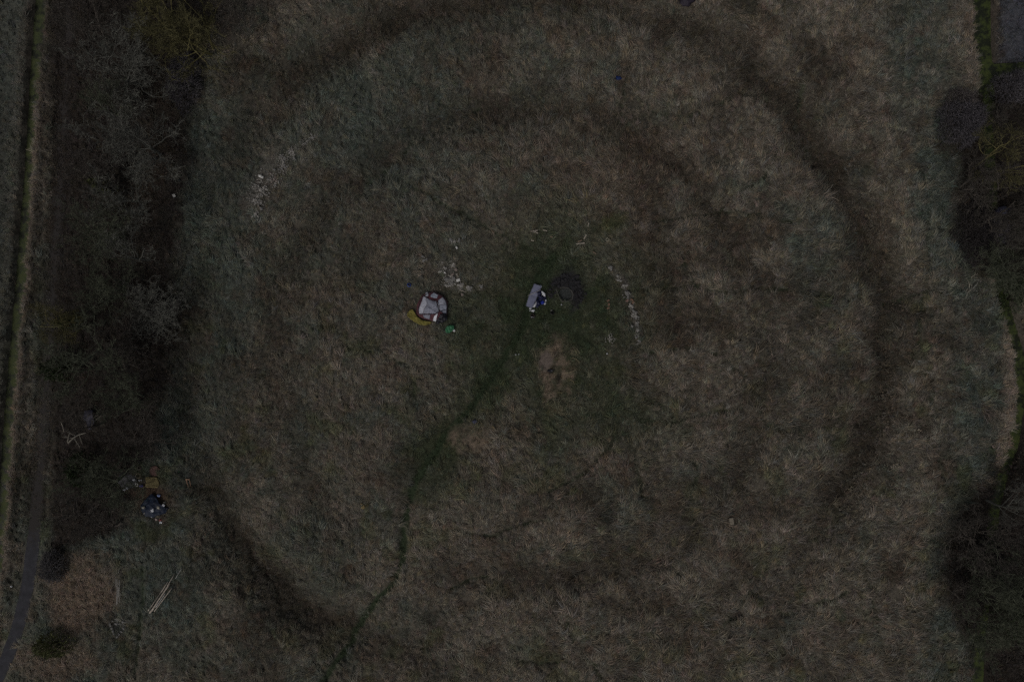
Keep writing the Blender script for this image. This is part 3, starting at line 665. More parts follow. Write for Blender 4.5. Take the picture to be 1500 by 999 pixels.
def bush(px, py, rx, ry, h, m, label, dens=900, tw=.022, stem_m=None, leaf=False, name='bush'):
    kk = (HC - h * .4) / HC; x, y = (px - 750) * S * kk, (499.5 - py) * S * kk; base = Vector((x, y, hz(x, y)))
    root = thing(name, label, 'bush', base, 'bushes along the field edges'); rr = random.Random(int(px + py)); g = G(); st = G()
    RX, RY = rx * S * kk, ry * S * kk
    for k in range(14):
        a = rr.uniform(0, 6.28); e = base + Vector((math.cos(a) * RX * .7, math.sin(a) * RY * .7, h * rr.uniform(.4, .8)))
        st.tube([base + Vector((rr.gauss(0, .15), rr.gauss(0, .15), -.1)), base.lerp(e, .5) + Vector((0, 0, h * .15)), e], [.05, .035, .015], 5)
    for k in range(dens):
        a = rr.uniform(0, 6.28); f = rr.random() ** .62; wb = 1 + .45 * mnoise.noise(Vector((math.cos(a) * 1.6, math.sin(a) * 1.6, px))) + .25 * mnoise.noise(Vector((math.cos(a) * 5, math.sin(a) * 5, px)))
        zt = h * math.sqrt(max(0, 1 - f * f)) * rr.uniform(.45, 1.05) * (1 + .3 * mnoise.noise(Vector((f * math.cos(a) * 3, f * math.sin(a) * 3, py))))
        p = base + Vector((math.cos(a) * RX * f * wb, math.sin(a) * RY * f * wb, zt * .8 + .05)); dv = Vector((math.cos(a) * f + rr.gauss(0, .6), math.sin(a) * f + rr.gauss(0, .6), .6 + rr.gauss(0, .4))).normalized()
        L = rr.uniform(.2, .5)
        if leaf:
            s1 = dv.cross(Vector((rr.random(), rr.random(), .2))).normalized(); b = len(g.v); wd = rr.uniform(.03, .06)
            g.v += [p, p + dv * L * .5 + s1 * wd, p + dv * L, p + dv * L * .5 - s1 * wd]; g.f.append((b, b + 1, b + 2, b + 3))
        else:
            q = p + dv * L * .5 + Vector((rr.gauss(0, .05), rr.gauss(0, .05), 0)); g.tube([p, q, q + (dv + Vector((rr.gauss(0, .4), rr.gauss(0, .4), 0))) * L * .5], [tw, tw * .7, tw * .3], 3, cap=False)
    st.make('stems', stem_m or bark_brown, root); g.make('foliage' if leaf else 'crown', m, root)
    return root
b_dark = mat('dark_bluish_twigs', (0.070, 0.068, 0.078), .9, .5, 5, 0, hue=(0.12, 0.11, 0.12))
b_green = mat('yellow_green_leaves', (0.080, 0.088, 0.034), .7, .5, 2, 0)
b_ivy = mat('ivy_leaves', (0.035, 0.050, 0.020), .6, .5, 2, 0)
b_tan = mat('tan_bramble_canes', (0.20, 0.150, 0.11), .9, .45, 3, 0)
bush(1411, 176, 27, 36, 3.0, b_dark, 'big dark bluish round bush at the edge of the field on the right', 3600)
bush(1407, 152, 17, 20, 2.4, mat('greying_twigs', (0.12, 0.105, 0.10), .9, .5, 5, 0), 'greyer speckled bush on the top side of the big dark round bush', 1300)
bush(78, 830, 17, 24, 1.5, mat('grey_blue_twigs', (0.105, 0.10, 0.102), .9, .5, 5, 0), 'dark bluish bush beside the lane where it leaves the wood', 1300)
bush(78, 945, 24, 20, 2.2, mat('olive_yellow_leaves', (0.11, 0.115, 0.048), .8, .6, 2, 0), 'yellow green leafy bush beside the lane in the lower left corner', 900, leaf=True)
bush(1482, 128, 26, 22, 2.6, b_dark, 'dark bush just below the green side channel', 1500)
bush(218, 700 - 240, 30, 38, 2.0, mat('grey_willow_twigs', (0.105, 0.10, 0.088), .9, .4, 4, 0), 'low grey brown scrub between the left trees and the field', 2200)
bush(205, 485, 28, 22, 1.8, mat('brown_scrub_twigs', (0.075, 0.062, 0.052), .9, .4, 4, 0), 'dark brown scrub just below the low grey scrub', 1400)
bush(268, 118, 24, 38, 2.0, b_dark, 'scrub filling the hollow at the field corner, upper left, blue black with painted shade', 2000)  # dark twigs also stand in for the scrub's shadow here
bush(150, 272, 10, 8, 5.5, b_green, 'small bright green ivy clump in the left wood', 350, leaf=True)
bush(100, 472, 20, 8, 1.5, b_green, 'green mossy clump under the bough across the lane', 500, leaf=True)
bush(85, 540, 22, 16, 4.0, b_ivy, 'dark ivy clump inside the broad olive green tree', 900, leaf=True)
bush(118, 690, 18, 24, 3.0, b_ivy, 'dark ivy clump left of the rubbish camp', 900, leaf=True)
bush(1462, 338, 26, 30, 2.2, b_dark, 'dark scrub around the blue drum', 1600)
bush(1490, 430, 22, 30, 3.0, b_ivy, 'dark ivy clump at the right edge above the pale reeds', 1100, leaf=True)
bush(1425, 345, 28, 44, 1.6, mat('black_brown_scrub', (0.05, 0.044, 0.044), .9, .5, 4, 0), 'low blackish scrub on the field side of the blue drum', 2400)
bush(1440, 835, 34, 50, 2.2, mat('black_scrub', (0.045, 0.038, 0.036), .9, .5, 4, 0), 'low blackish scrub between field and olive trees, lower right', 2600)
bush(1488, 900, 30, 40, 4.0, b_ivy, 'dark ivy clump inside the lower right trees', 1500, leaf=True)

# ------------------------------------------------------------------ the collapsed tent and what lies by it
cloth_lt = mat('pale_grey_tent_cloth', (0.40, 0.41, 0.47), .7, .15, 5, .25)
cloth_md = mat('grey_mesh_cloth', (0.22, 0.23, 0.28), .75, .18, 7, .25)
cloth_wh = mat('white_cloth', (0.72, 0.73, 0.78), .7, .12, 5, .2)
maroon = mat('maroon_cloth', (0.085, 0.030, 0.037), .75, .3, 6, .25)
navyk = mat('navy_black_cloth', (0.022, 0.022, 0.032), .75, .4, 8, .3)
ochre = mat('mustard_cloth', (0.185, 0.160, 0.036), .75, .28, 5, .4)
def poly(zz_, pts, up=.3): return [W(*zz_(a, b), up) for a, b in pts]
t1 = Z(580, 410, 11.1)
tc_ = P(633, 449); tent = thing('dome_tent', 'half collapsed grey dome tent with maroon bands lying on the grass', 'tent', tc_)
cr = crump(3, 2.2, .07)
def dome(x, y, add=0):
    r2 = ((x - tc_.x) / 1.62) ** 2 + ((y - tc_.y) / 1.62) ** 2
    return tc_.z + .12 + .62 * max(0, 1 - r2) ** .8 + cr(x, y) + .05 * abs(mnoise.noise(Vector((x * 1.3 + y * 1.1, y * .4, 2)))) + add
sheet('flysheet', poly(t1, [(325, 560), (340, 400), (420, 260), (500, 205), (620, 195), (730, 240), (800, 290), (845, 370), (838, 480), (832, 590), (780, 650), (690, 640), (600, 672), (450, 632), (340, 585)]), lambda x, y: dome(x, y), maroon, tent)
def panel(pts, m, add=.035, nm='panel'): return sheet(nm, poly(t1, pts), lambda x, y: dome(x, y, add), m, tent, sp=.05)
panel([(450, 262), (500, 285), (512, 400), (470, 470), (435, 556), (380, 558), (374, 480), (415, 385), (440, 310)], cloth_lt)
panel([(505, 288), (545, 322), (600, 348), (664, 352), (682, 420), (704, 500), (700, 522), (640, 553), (440, 556), (474, 474), (516, 402)], cloth_md, .03)
for pts in ([(525, 450), (583, 468), (520, 545)], [(583, 468), (668, 420), (672, 455), (610, 480)], [(470, 552), (583, 475), (690, 548)]):
    panel(pts, mat('blue_grey_mesh', (0.27, 0.28, 0.34), .75, .15, 6, .2), .055)
panel([(572, 240), (622, 214), (690, 250), (672, 302), (606, 296), (572, 276)], mat('bright_grey_cloth', (0.36, 0.40, 0.47), .7, .15, 5, .2), .05, 'roof_panel')
panel([(690, 338), (762, 286), (800, 330), (824, 395), (720, 408), (690, 400)], cloth_lt, .045)
panel([(716, 414), (826, 402), (826, 480), (815, 575), (775, 545), (738, 520), (722, 462)], mat('side_grey_cloth', (0.31, 0.33, 0.40), .7, .15, 5, .2), .045)
panel([(440, 570), (568, 572), (552, 642), (468, 618)], cloth_md, .04)
panel([(686, 380), (700, 378), (722, 488), (708, 506)], cloth_wh, .07, 'zip_flap')
panel([(688, 545), (674, 600), (650, 678), (606, 664), (630, 592)], cloth_wh, .08, 'door_flap')
panel([(490, 205), (520, 200), (535, 262), (500, 275), (478, 255)], cloth_lt, .06, 'corner_flap')
g = G(); rr = random.Random(5)
def arc(pts, r=.022, add=.09):
    P3 = [(*W(*t1(a, b), .4),) for a, b in pts]; out = []
    for (a, b) in zip(P3[:-1], P3[1:]):
        for k in range(5): t = k / 5; out.append((a[0] + (b[0] - a[0]) * t, a[1] + (b[1] - a[1]) * t))
    out.append(P3[-1]); return [Vector((x, y, dome(x, y, add))) for x, y in out], r
for pts in ([(355, 545), (375, 420), (430, 290), (520, 215), (620, 205), (720, 250), (800, 300), (835, 400), (825, 560)], [(450, 262), (545, 320), (664, 350), (706, 500), (700, 530)], [(690, 340), (690, 400), (716, 500), (830, 580)], [(372, 558), (640, 556), (700, 525), (830, 480)]):
    a, r = arc(pts); gg_ = G(); gg_.tube(a, r, 6); gg_.make('pole', navyk, tent)

o = sheet('ground_cloth', poly(t1, [(235, 490), (272, 478), (312, 540), (350, 600), (420, 655), (520, 676), (590, 690), (560, 722), (470, 742), (390, 730), (300, 682), (210, 612), (180, 572), (195, 530)], .1),
      lambda x, y: tc_.z + .34 + crump(9, 2.5, .10)(x, y) + crump(12, 6, .06)(x, y), ochre, None, (P(605, 462)), sp=.06, thick=.03)
tag(o, 'crumpled mustard yellow cloth sticking out from under the tent', 'cloth')
bagc = P(*t1(735, 615))
g = G()
for k, (a, b, r) in enumerate([(700, 640, .26), (740, 590, .30), (780, 620, .26), (730, 660, .24), (785, 570, .2), (680, 690, .15), (815, 640, .12)]):
    q = P(*t1(a, b), .42); g.lump(q, r * 1.15, (1, .8, .7), .5, k + 2, 3, k)
tag(g.make('bin_bag', mat('black_plastic', (0.012, 0.012, 0.018), .42, .4, 7, .5), None, bagc), 'black bin bag heaped against the lower right side of the tent', 'bag')
gb = P(*t1(870, 800)); grn = thing('carrier_bag', 'crumpled green carrier bag on the grass below the tent', 'bag', gb)
sheet('bag_body', poly(t1, [(800, 805), (830, 752), (900, 738), (940, 745), (948, 800), (915, 822), (880, 862), (820, 862), (806, 832)]), lambda x, y: gb.z + .28 + crump(5, 5, .13)(x, y), mat('green_plastic', (0.035, 0.155, 0.070), .5, .4, 6, .5), grn, sp=.05)
G().tube([P(*t1(900, 790), .25), P(*t1(930, 815), .32), P(*t1(905, 840), .2)], .018, 6).make('bag_handle', mat('green_strap', (.05, .2, .1), .5), grn)
cp = P(*t1(945, 826)); cup = thing('paper_cup', 'small white paper cup right beside the green carrier bag', 'cup', cp)
G().tube([cp, cp + Vector((.02, 0, .16))], [.07, .10], 14).make('cup_body', mat('white_paper', (.75, .75, .73), .7, .05), cup)
G().tube([cp + Vector((.02, 0, .155)), cp + Vector((.02, 0, .175))], [.108, .108], 14).make('rim', mat('white_rim', (.8, .8, .8), .5, .05), cup)
def bucket(px, py, r, h, col, label, name='bucket', handle=True, inner=(.01, .01, .012)):
    c = P(px, py); t = thing(name, label, name.split('_')[-1], c); n = 20; v = []; f = []
    prof = [(r * .8, 0), (r, h), (r * .66, h + .01), (r * .6, .03), (0.001, .03)]
    for (rad, z) in prof:
        for k in range(n): a = 2 * math.pi * k / n; v.append(c + Vector((rad * math.cos(a), rad * math.sin(a), z)))
    for i in range(2):
        for k in range(n): f.append((i * n + k, i * n + (k + 1) % n, (i + 1) * n + (k + 1) % n, (i + 1) * n + k))
    obj('bucket_wall' if 'bucket' in name else 'wall', v, f, mat(name + '_plastic' + str(px), col, .45, .15, 4, .1), t)
    f2 = []
    for i in (2, 3):
        for k in range(n): f2.append((i * n + k, i * n + (k + 1) % n, (i + 1) * n + (k + 1) % n, (i + 1) * n + k))
    obj('inside', v, f2, mat(name + '_inside' + str(px), inner, .8, .2), t)
    if handle: G().tube([c + Vector((r * math.cos(a), r * .5 * math.sin(a) - r * .9 * math.sin(a), h + .01)) for a in np.linspace(0, math.pi, 9)], .009, 5).make('handle', mat('wire' + str(px), (.25, .25, .25), .4, .1, metal=.8), t)
    return t
bucket(599.8, 418, .185, .3, (0.010, 0.045, 0.26), 'bright blue bucket standing alone above left of the tent')

# ------------------------------------------------------------------ mattress, rubbish and fire pit
t2 = Z(750, 380, 10)
mc = P(*t2(318, 535)); mt = thing('mattress', 'blue grey mattress lying left of the fire pit', 'mattress', mc)
fab = mat('blue_grey_ticking', (0.175, 0.185, 0.265), .8, .12, 3, .2)
ptsM = [(325, 356), (432, 392), (395, 490), (345, 600), (292, 718), (204, 682), (248, 540), (290, 440)]
def zm(x, y): return mc.z + .34 + .02 * mnoise.noise(Vector((x * 2, y * 2, 1))) - .05 * max(0, 1 - abs((Vector((x, y)) - Vector((mc.x, mc.y))).dot(Vector((.35, .94)))) * 6)
sheet('mattress_body', poly(t2, ptsM), zm, fab, mt, sp=.08, thick=.24)
G().tube([Vector((*W(*t2(a, b), .4), mc.z + .35)) for a, b in ptsM + ptsM[:1]], .018, 5).make('piping', mat('piping', (.13, .135, .19), .7), mt)
p0, p1 = P(*t2(232, 535), .42), P(*t2(425, 445), .45)
tag(G().tube([p0, p0.lerp(p1, .5), p1], .022, 7).make('broom_handle', mat('grey_pole', (.36, .34, .32), .6), None, p0), 'thin pale pole lying across the blue grey mattress', 'pole')
def litter(px, py, r, m, label, cat, name, up=.08, sq=(1, .7, .55), rough=.45, seed=1, rz=0, group=None, sub=3):
    c = P(px, py); q = c + Vector((0, 0, up)); g = G().lump(q, r, sq, rough, seed, sub, rz)
    return tag(g.make(name, m, None, c), label, cat, group)
plw = mat('white_plastic', (.62, .63, .66), .5, .25, 8, .4); plb = mat('navy_plastic', (.010, .012, .045), .4, .5, 7, .5); blue = mat('blue_plastic', (.012, .03, .30), .4, .3, 6, .3)
g = G()
for k, (a, b, r) in enumerate([(400, 500, .22), (420, 570, .3), (385, 640, .24), (450, 600, .2), (370, 680, .16), (410, 470, .15), (470, 560, .18)]):
    g.lump(P(*t2(a, b), .18), r, (1, .9, .7), .5, 20 + k, 3, k)
tag(g.make('bin_bag', plb, None, P(*t2(420, 570))), 'navy black rubbish bags heaped along the right side of the mattress', 'bag')
for (a, b, r, sq, rz, lab) in [(460, 512, .20, (1.3, .6, .5), 2.1, 'long white plastic bottle on the top of the bags by the mattress'), (482, 602, .15, (1, .8, .6), 0, 'white crumpled bag above the blue scrap by the mattress'),
                               (482, 650, .10, (1, .8, .6), 1, 'small white scrap below the blue scrap by the mattress'), (362, 630, .16, (.6, 1.2, .5), .3, 'pale torn bag between mattress and black bags'),
                               (335, 672, .15, (.7, 1.1, .5), -.5, 'pale torn bag near the lower end of the mattress'), (318, 692, .08, (1, 1, .6), 0, 'tiny white scrap at the lower end of the mattress'),
                               (420, 403, .11, (.9, 1.1, .7), 0, 'white lump at the upper right corner of the mattress'), (270, 722, .11, (1, 1, .5), 0, 'small grey scrap left of the mattress foot'),
                               (312, 750, .13, (1.2, .7, .5), .4, 'white scrap right below the mattress foot'), (275, 752, .08, (1.6, .5, .4), .2, 'flat pale scrap below the mattress foot')]:
    litter(*t2(a, b), r, plw, lab, 'litter', 'plastic_scrap', up=.38 if 600 > b > 450 and a > 400 else .12, sq=sq, rz=rz, seed=a)
litter(*t2(445, 636), .17, blue, 'bright blue plastic scrap on the bags beside the mattress', 'litter', 'plastic_scrap', up=.36, sq=(1, .8, .5), seed=4)
bucket(*t2(302, 832), .24, .26, (.035, .028, .026), 'dark open pan with pale bits below the mattress', name='pan', handle=False, inner=(.03, .02, .018))
litter(*t2(285, 845), .06, plw, 'pale scrap inside the left of the open pan', 'litter', 'paper_scrap', up=.22, seed=6); litter(*t2(318, 852), .06, plw, 'pale scrap inside the right of the open pan', 'litter', 'paper_scrap', up=.22, seed=8)
bucket(*t2(588, 785), .19, .3, (.016, .018, .016), 'black pot standing between mattress and fire pit', name='pot', handle=False)
litter(*t2(580, 748), .08, mat('pot_lid_grey', (.3, .3, .27), .5), 'pale lid leaning on the black pot', 'lid', 'tin_lid', up=.16, sq=(1.2, .5, .3), seed=2)
litter(*t2(726, 665), .055, plw, 'tiny white scrap just below the fire pit', 'litter', 'paper_scrap', up=.08, seed=12)
# the pit: kerb of trampled earth, ash inside
ash = mat('wet_ash', (0.040, 0.045, 0.043), .9, .4, 7, .4); earth = mat('trodden_earth', (0.068, 0.066, 0.060), .95, .35, 6, .5)
pc = P(828, 431.5); fp = thing('fire_pit', 'dug out fire pit full of grey ash inside the charred patch', 'fire pit', pc)
hole = [(655, 440), (700, 425), (760, 418), (822, 428), (862, 470), (884, 520), (870, 575), (820, 602), (740, 606), (705, 570), (680, 500)]
gz0 = hz(pc.x + 1.1, pc.y)
sheet('ash_bed', poly(t2, hole, 0), lambda x, y: gz0 - .30 + crump(2, 3, .04)(x, y), ash, fp, sp=.1)
v = []; f = []; n = len(hole); hp = [Vector((*W(*t2(a, b), 0), 0)) for a, b in hole]; cen = sum(hp, Vector()) / n
prof = [(1.0, -.34), (1.02, .0), (1.08, .03), (1.18, -.01), (1.3, -.14)]; rr = random.Random(3); res = 44
ring = []
for k in range(res):
    t = k / res * n; i = int(t); ring.append(hp[i].lerp(hp[(i + 1) % n], t - i))
for (s_, z_) in prof:
    for k, q in enumerate(ring):
        e = cen + (q - cen) * (s_ + (rr.uniform(-.03, .03) if s_ > 1.05 else 0)); v.append(Vector((e.x, e.y, gz0 + z_ + .03 * mnoise.noise(Vector((e.x * 4, e.y * 4, 0))))))
for i in range(len(prof) - 1):
    for k in range(res): f.append((i * res + k, i * res + (k + 1) % res, (i + 1) * res + (k + 1) % res, (i + 1) * res + k))
obj('earth_rim', v, f, earth, fp)

# ------------------------------------------------------------------ camp at the wood edge
t3 = Z(170, 670, 10)
nv = P(*t3(545, 720)); tarp = thing('tarpaulin', 'dark navy tarpaulin heap weighed down with stones at the wood edge', 'tarpaulin', nv)
outl = [(505, 535), (548, 538), (605, 600), (640, 660), (705, 712), (735, 790), (690, 832), (600, 850), (560, 875), (440, 862), (372, 775), (362, 702), (428, 620)]
def zt(x, y):
    r2 = ((x - nv.x) / 1.3) ** 2 + ((y - nv.y) / 1.2) ** 2
    return nv.z + .14 + .38 * max(0, 1 - r2) + crump(7, 2.1, .13)(x, y) 
sheet('tarpaulin_sheet', poly(t3, outl, .3), zt, mat('navy_tarpaulin', (0.010, 0.017, 0.036), .6, .4, 4, .5), tarp, sp=.07, thick=.02)
G().tube([Vector((*W(*t3(a, b), .3), zt(*W(*t3(a, b), .3)) + .03)) for a, b in [(508, 560), (470, 620), (430, 700), (400, 770)]], .02, 5).make('rope', mat('dark_teal_rope', (.03, .07, .08), .8), tarp)
pale_st = mat('pale_stone', (0.34, 0.32, 0.27), .9, .25, 5, .4)
for k, (a, b, r, m, lab) in enumerate([(416, 725, .14, pale_st, 'pale stone on the left side of the navy tarpaulin'), (545, 768, .17, plw, 'whitish crumpled bag in the middle of the navy tarpaulin'), (625, 730, .15, pale_st, 'pale tan stone on the right part of the navy tarpaulin'),
                                     (692, 700, .13, plw, 'bright white bottle at the right edge of the navy tarpaulin'), (430, 808, .07, pale_st, 'tiny pale scrap at the lower left of the navy tarpaulin')]):
    x, y = W(*t3(a, b), .4); q = Vector((x, y, zt(x, y) + .05)); tag(G().lump(q, r, (1, .8, .7), .3, k + 5, 3, k).make('stone' if m is pale_st else 'plastic_scrap', m, None, q), lab, 'stone' if m is pale_st else 'litter')
for (a, b, r, m, lab) in [(635, 555, .15, mat('pale_blue_plastic', (.26, .33, .55), .5), 'pale blue tub above right of the navy tarpaulin'), (700, 790, .20, blue, 'bright blue plastic bag at the right end of the navy tarpaulin'),
                          (662, 912, .17, mat('red_plastic', (.20, .05, .045), .5), 'red packet below the navy tarpaulin'), (665, 945, .13, plw, 'white packet just below the red packet'), (598, 900, .14, mat('pinkish_paper', (.36, .28, .26), .8), 'pinkish paper left of the red packet'),
                          (752, 742, .18, navyk, 'black scrap right of the navy tarpaulin'), (720, 655, .10, pale_st, 'grey pebble right of the navy tarpaulin'), (530, 868, .07, plw, 'tiny white scrap on the lower hem of the navy tarpaulin'),
                          (386, 408, .16, mat('violet_plastic', (.07, .06, .22), .5), 'violet plastic bag left of the ochre cushion'), (135, 466, .10, plw, 'white scrap at the lower edge of the grey sheet'), (178, 445, .11, plw, 'larger white scrap at the lower edge of the grey sheet'),
                          (280, 320, .11, plw, 'white scrap above the white tyre ring'), (355, 330, .07, plw, 'tiny white scrap right above the white tyre ring'), (385, 325, .06, plw, 'tiny white scrap nearest the ochre cushion'), (930, 205, .05, mat('green_glass', (.05, .18, .07), .3), 'tiny green bottle lying on the grass right of the pinkish mat')]:
    litter(*t3(a, b), r, m, lab, 'litter', 'litter_scrap', up=.12 if a > 400 else .2, seed=a + b, sq=(1, .75, .55))
oc = P(*t3(520, 365)); oo = thing('cushion', 'square ochre yellow sofa cushion left of the navy tarpaulin heap', 'cushion', oc); oo['label'] = 'square ochre yellow sofa cushion above the navy tarpaulin'
cush = mat('ochre_cloth', (0.150, 0.122, 0.055), .85, .25, 5, .5)
ptc = [(430, 290), (515, 284), (592, 292), (628, 398), (612, 442), (520, 440), (430, 430), (440, 360)]
sheet('cushion_body', poly(t3, ptc, .2), lambda x, y: oc.z + .24 + crump(4, 3, .06)(x, y), cush, oo, sp=.08, thick=.16)
for pts in ([(440, 385), (500, 360), (560, 350)], [(470, 300), (520, 330), (560, 325)], [(610, 420), (540, 415), (450, 418)]):
    G().tube([Vector((*W(*t3(a, b), .3), oc.z + .27 + crump(4, 3, .06)(*W(*t3(a, b), .3)))) for a, b in pts], .016, 5).make('seam', mat('dark_seam', (.05, .035, .02), .9), oo)
rc = P(*t3(570, 195)); rm = thing('round_mat', 'faded pinkish brown round mat above the ochre cushion', 'mat', rc)
circ = lambda cx, cy, r, n=18: [(cx + r * math.cos(2 * math.pi * k / n), cy + r * math.sin(2 * math.pi * k / n)) for k in range(n)]
sheet('mat_sheet', poly(t3, circ(570, 197, 72), .1), lambda x, y: rc.z + .12 + crump(8, 2, .03)(x, y), mat('pink_brown_felt', (0.135, 0.080, 0.068), .95, .25, 5, .4), rm, sp=.1, thick=.05)
G().tube([Vector((*W(*t3(a, b), .1), rc.z + .13)) for a, b in circ(570, 197, 72) + [(642, 197)]], .02, 5).make('hem', mat('mat_hem', (.10, .06, .05), .95), rm)
gs = P(*t3(165, 350)); gsh = sheet('plastic_sheet', poly(t3, [(40, 270), (110, 205), (200, 235), (275, 270), (300, 340), (290, 430), (230, 455), (120, 450), (50, 435), (20, 360)], .2), lambda x, y: gs.z + .16 + crump(6, 1.6, .16)(x, y), mat('grey_plastic_sheet', (0.050, 0.050, 0.052), .6, .35, 4, .5), None, gs, sp=.1, thick=.02)
tag(gsh, 'crumpled grey plastic sheet under the edge of the trees by the camp', 'plastic sheet')
def torus(name, px, py, Rr, r, m, label, cat, up=.06, group=None):
    c = P(px, py); g = G(); n = 24; pts = [c + Vector((Rr * math.cos(2 * math.pi * k / n), Rr * math.sin(2 * math.pi * k / n), up)) for k in range(n + 1)]
    g.tube(pts, r, 8, cap=False); return tag(g.make(name, m, None, c), label, cat, group)
torus('tyre_ring', *t3(326, 390), .13, .05, mat('whitewashed_rubber', (.50, .49, .46), .7), 'small white ring beside the violet bag at the camp', 'ring', .3)
torus('wire_hoop', *t3(340, 262), .22, .03, mat('tan_cord', (.22, .19, .13), .8), 'tan hoop of cord above the white ring at the camp', 'hoop', .2)
torus('metal_ring', 889.5, 351.5, .14, .035, mat('pale_ring_metal', (.50, .47, .36), .5), 'small pale ring lying alone in the moss above the fire pit', 'ring', .12)
bucket(*t3(350, 150), .2, .2, (.10, .07, .06), 'brownish basin among the rubbish left of the pinkish mat', name='basin', handle=False, inner=(.05, .035, .03))

def plank(a, b, wd, th, m, label, name='plank', cat='plank', up=.1, group=None):
    p, q = P(*a), P(*b); z = max(p.z, q.z) + up; c = (p + q) / 2; L = (Vector((q.x, q.y)) - Vector((p.x, p.y))).length; an = math.atan2(q.y - p.y, q.x - p.x)
    c.z = z; o = G().box(c, (L, wd, th), an).make(name, m, None, c, smooth=False)
    bv = o.modifiers.new('edge', 'BEVEL'); bv.width = min(.01, th * .2); bv.segments = 2
    return tag(o, label, cat, group)
orw = mat('orange_brown_wood', (0.30, 0.19, 0.125), .8, .25, 8, .2)
plank(t3(1030, 312), t3(1078, 465), .10, .04, orw, 'left of the two orange brown planks right of the camp'); plank(t3(1082, 310), t3(1108, 445), .06, .04, orw, 'thinner right one of the two orange brown planks right of the camp')
plank(t3(1030, 316), t3(1090, 312), .09, .03, orw, 'short orange brown batten across the top of the two planks', up=.14)

# poles on the grass, lower left
t4 = Z(140, 820, 8.33); pl = mat('weathered_pole', (0.40, 0.345, 0.29), .85, .25, 7, .3); pl2 = mat('grey_pole_wood', (0.32, 0.31, 0.29), .9, .25, 7, .3); pl3 = mat('dark_old_pole', (.05, .045, .04), .9, .3)
for (a, b, r, m, lab) in [((640, 620), (882, 266), .045, pl, 'pale pole on the far left of the pole stack'), ((662, 648), (905, 290), .065, pl, 'thickest pale pole, second from the left in the pole stack'), ((690, 622), (962, 172), .035, pl, 'longest thin pole running out of the top of the pole stack'),
                          ((735, 575), (852, 402), .05, pl2, 'short grey pole in the middle of the pole stack'), ((716, 626), (932, 342), .045, pl, 'pale pinkish pole on the right of the pole stack'), ((668, 600), (800, 400), .04, pl3, 'dark rotten pole lying between the pale ones'),
                          ((740, 545), (905, 300), .035, pl3, 'dark pole under the right side of the pole stack'), ((975, 225), (1052, 100), .025, pl2, 'thin grey rod lying beyond the top of the pole stack')]:
    stick('wooden_pole', t4(*a), t4(*b), r, m, lab, 'pole', (.32, .36), 'wooden poles stacked on the grass', .006, .85)
for (a, b, r, m, lab) in [((262, 225), (256, 545), .035, pl2, 'longest of the greyed rails left of the pole stack'), ((292, 240), (283, 450), .03, pl2, 'greyed rail on the right of its small bundle'), ((241, 228), (246, 330), .02, pl2, 'short thin greyed rail on the left of its bundle'), ((300, 400), (290, 520), .02, pl2, 'short faint greyed rail at the lower right of its bundle'), ((278, 340), (268, 530), .025, pl2, 'middle greyed rail of the small bundle')]:
    stick('wooden_rail', t4(*a), t4(*b), r, m, lab, 'rail', (.42, .42), 'greyed rails lying left of the pole stack', .01, .8)

# ------------------------------------------------------------------ single things on the grass
bl = P(905.5, 116); g = G(); g.lump(bl + Vector((0, 0, .18)), .26, (1.1, .7, .6), .5, 3, 3); tag(g.make('plastic_bag', mat('deep_blue_plastic', (.010, .025, .11), .45, .5, 5, .4), None, bl), 'small deep blue plastic bag on the grass near the orange tan tuft', 'bag')
litter(900.5, 117, .14, navyk, 'black scrap touching the left of the deep blue bag', 'litter', 'plastic_scrap', .12, seed=3)
litter(1005, 1, .62, mat('purple_black_cloth', (.030, .024, .036), .7, .4), 'purplish black bag cut by the top edge of the photo', 'bag', 'bin_bag', .2, (1.3, .8, .45), seed=4)
litter(1004, 8.5, .24, blue, 'blue plastic bag below the purplish black one at the top edge', 'bag', 'plastic_bag', .2, (1.2, .6, .5), seed=9)
bx = P(798.5, 233.5); cr_ = thing('crate', 'small black open crate lying alone in the upper middle of the field', 'crate', bx); blk = mat('black_box_plastic', (.012, .012, .013), .5, .2)
g = G(); an = .3
for (dx, dy, sx, sy) in ((0, .16, .44, .03), (0, -.16, .44, .03), (.21, 0, .03, .30), (-.21, 0, .03, .30)):
    c = bx + Matrix.Rotation(an, 3, 'Z') @ Vector((dx, dy, .17)); g.box(c, (sx, sy, .26), an)
g.make('crate_wall', blk, cr_, smooth=False); G().box(bx + Vector((0, 0, .05)), (.40, .29, .03), an).make('crate_floor', blk, cr_, smooth=False)
G().box(bx + Vector((.02, .17, .315)), (.42, .05, .03), an).make('crate_rim', mat('grey_rim', (.16, .15, .14), .5), cr_, smooth=False)
sl = P(1070.5, 762.5); g = G().box(sl + Vector((0, 0, .26)), (.42, .72, .16), .15); o = g.make('stone_slab', mat('tan_stone', (.205, .18, .14), .9, .25), None, sl, smooth=False); o.modifiers.new('e', 'BEVEL').width = .05; tag(o, 'tan slab stone standing in the dark grass at lower right of centre', 'stone')
litter(1070, 773, .3, mat('mossy_dark_stone', (.055, .06, .045), .9), 'dark mossy stone just below the tan slab', 'stone', 'stone', .12, seed=21)
litter(1072, 752, .22, mat('mossy_dark_stone2', (.06, .062, .05), .9), 'dark stone just above the tan slab', 'stone', 'stone', .1, seed=22)
wb = P(256.3, 287.5); tag(G().box(wb + Vector((0, 0, .2)), (.24, .30, .03), .5).make('white_board', mat('white_board_paint', (.55, .54, .50), .6, .15), None, wb, smooth=False), 'small white square board in the rusty leaf litter by the left wood', 'board')
litter(263, 264.5, .12, navyk, 'tiny black lump just above right of the white board', 'litter', 'plastic_scrap', .1, seed=5)
litter(18.3, 858, .10, plw, 'tiny white scrap on the verge left of the lane', 'litter', 'plastic_scrap', .12, seed=5)
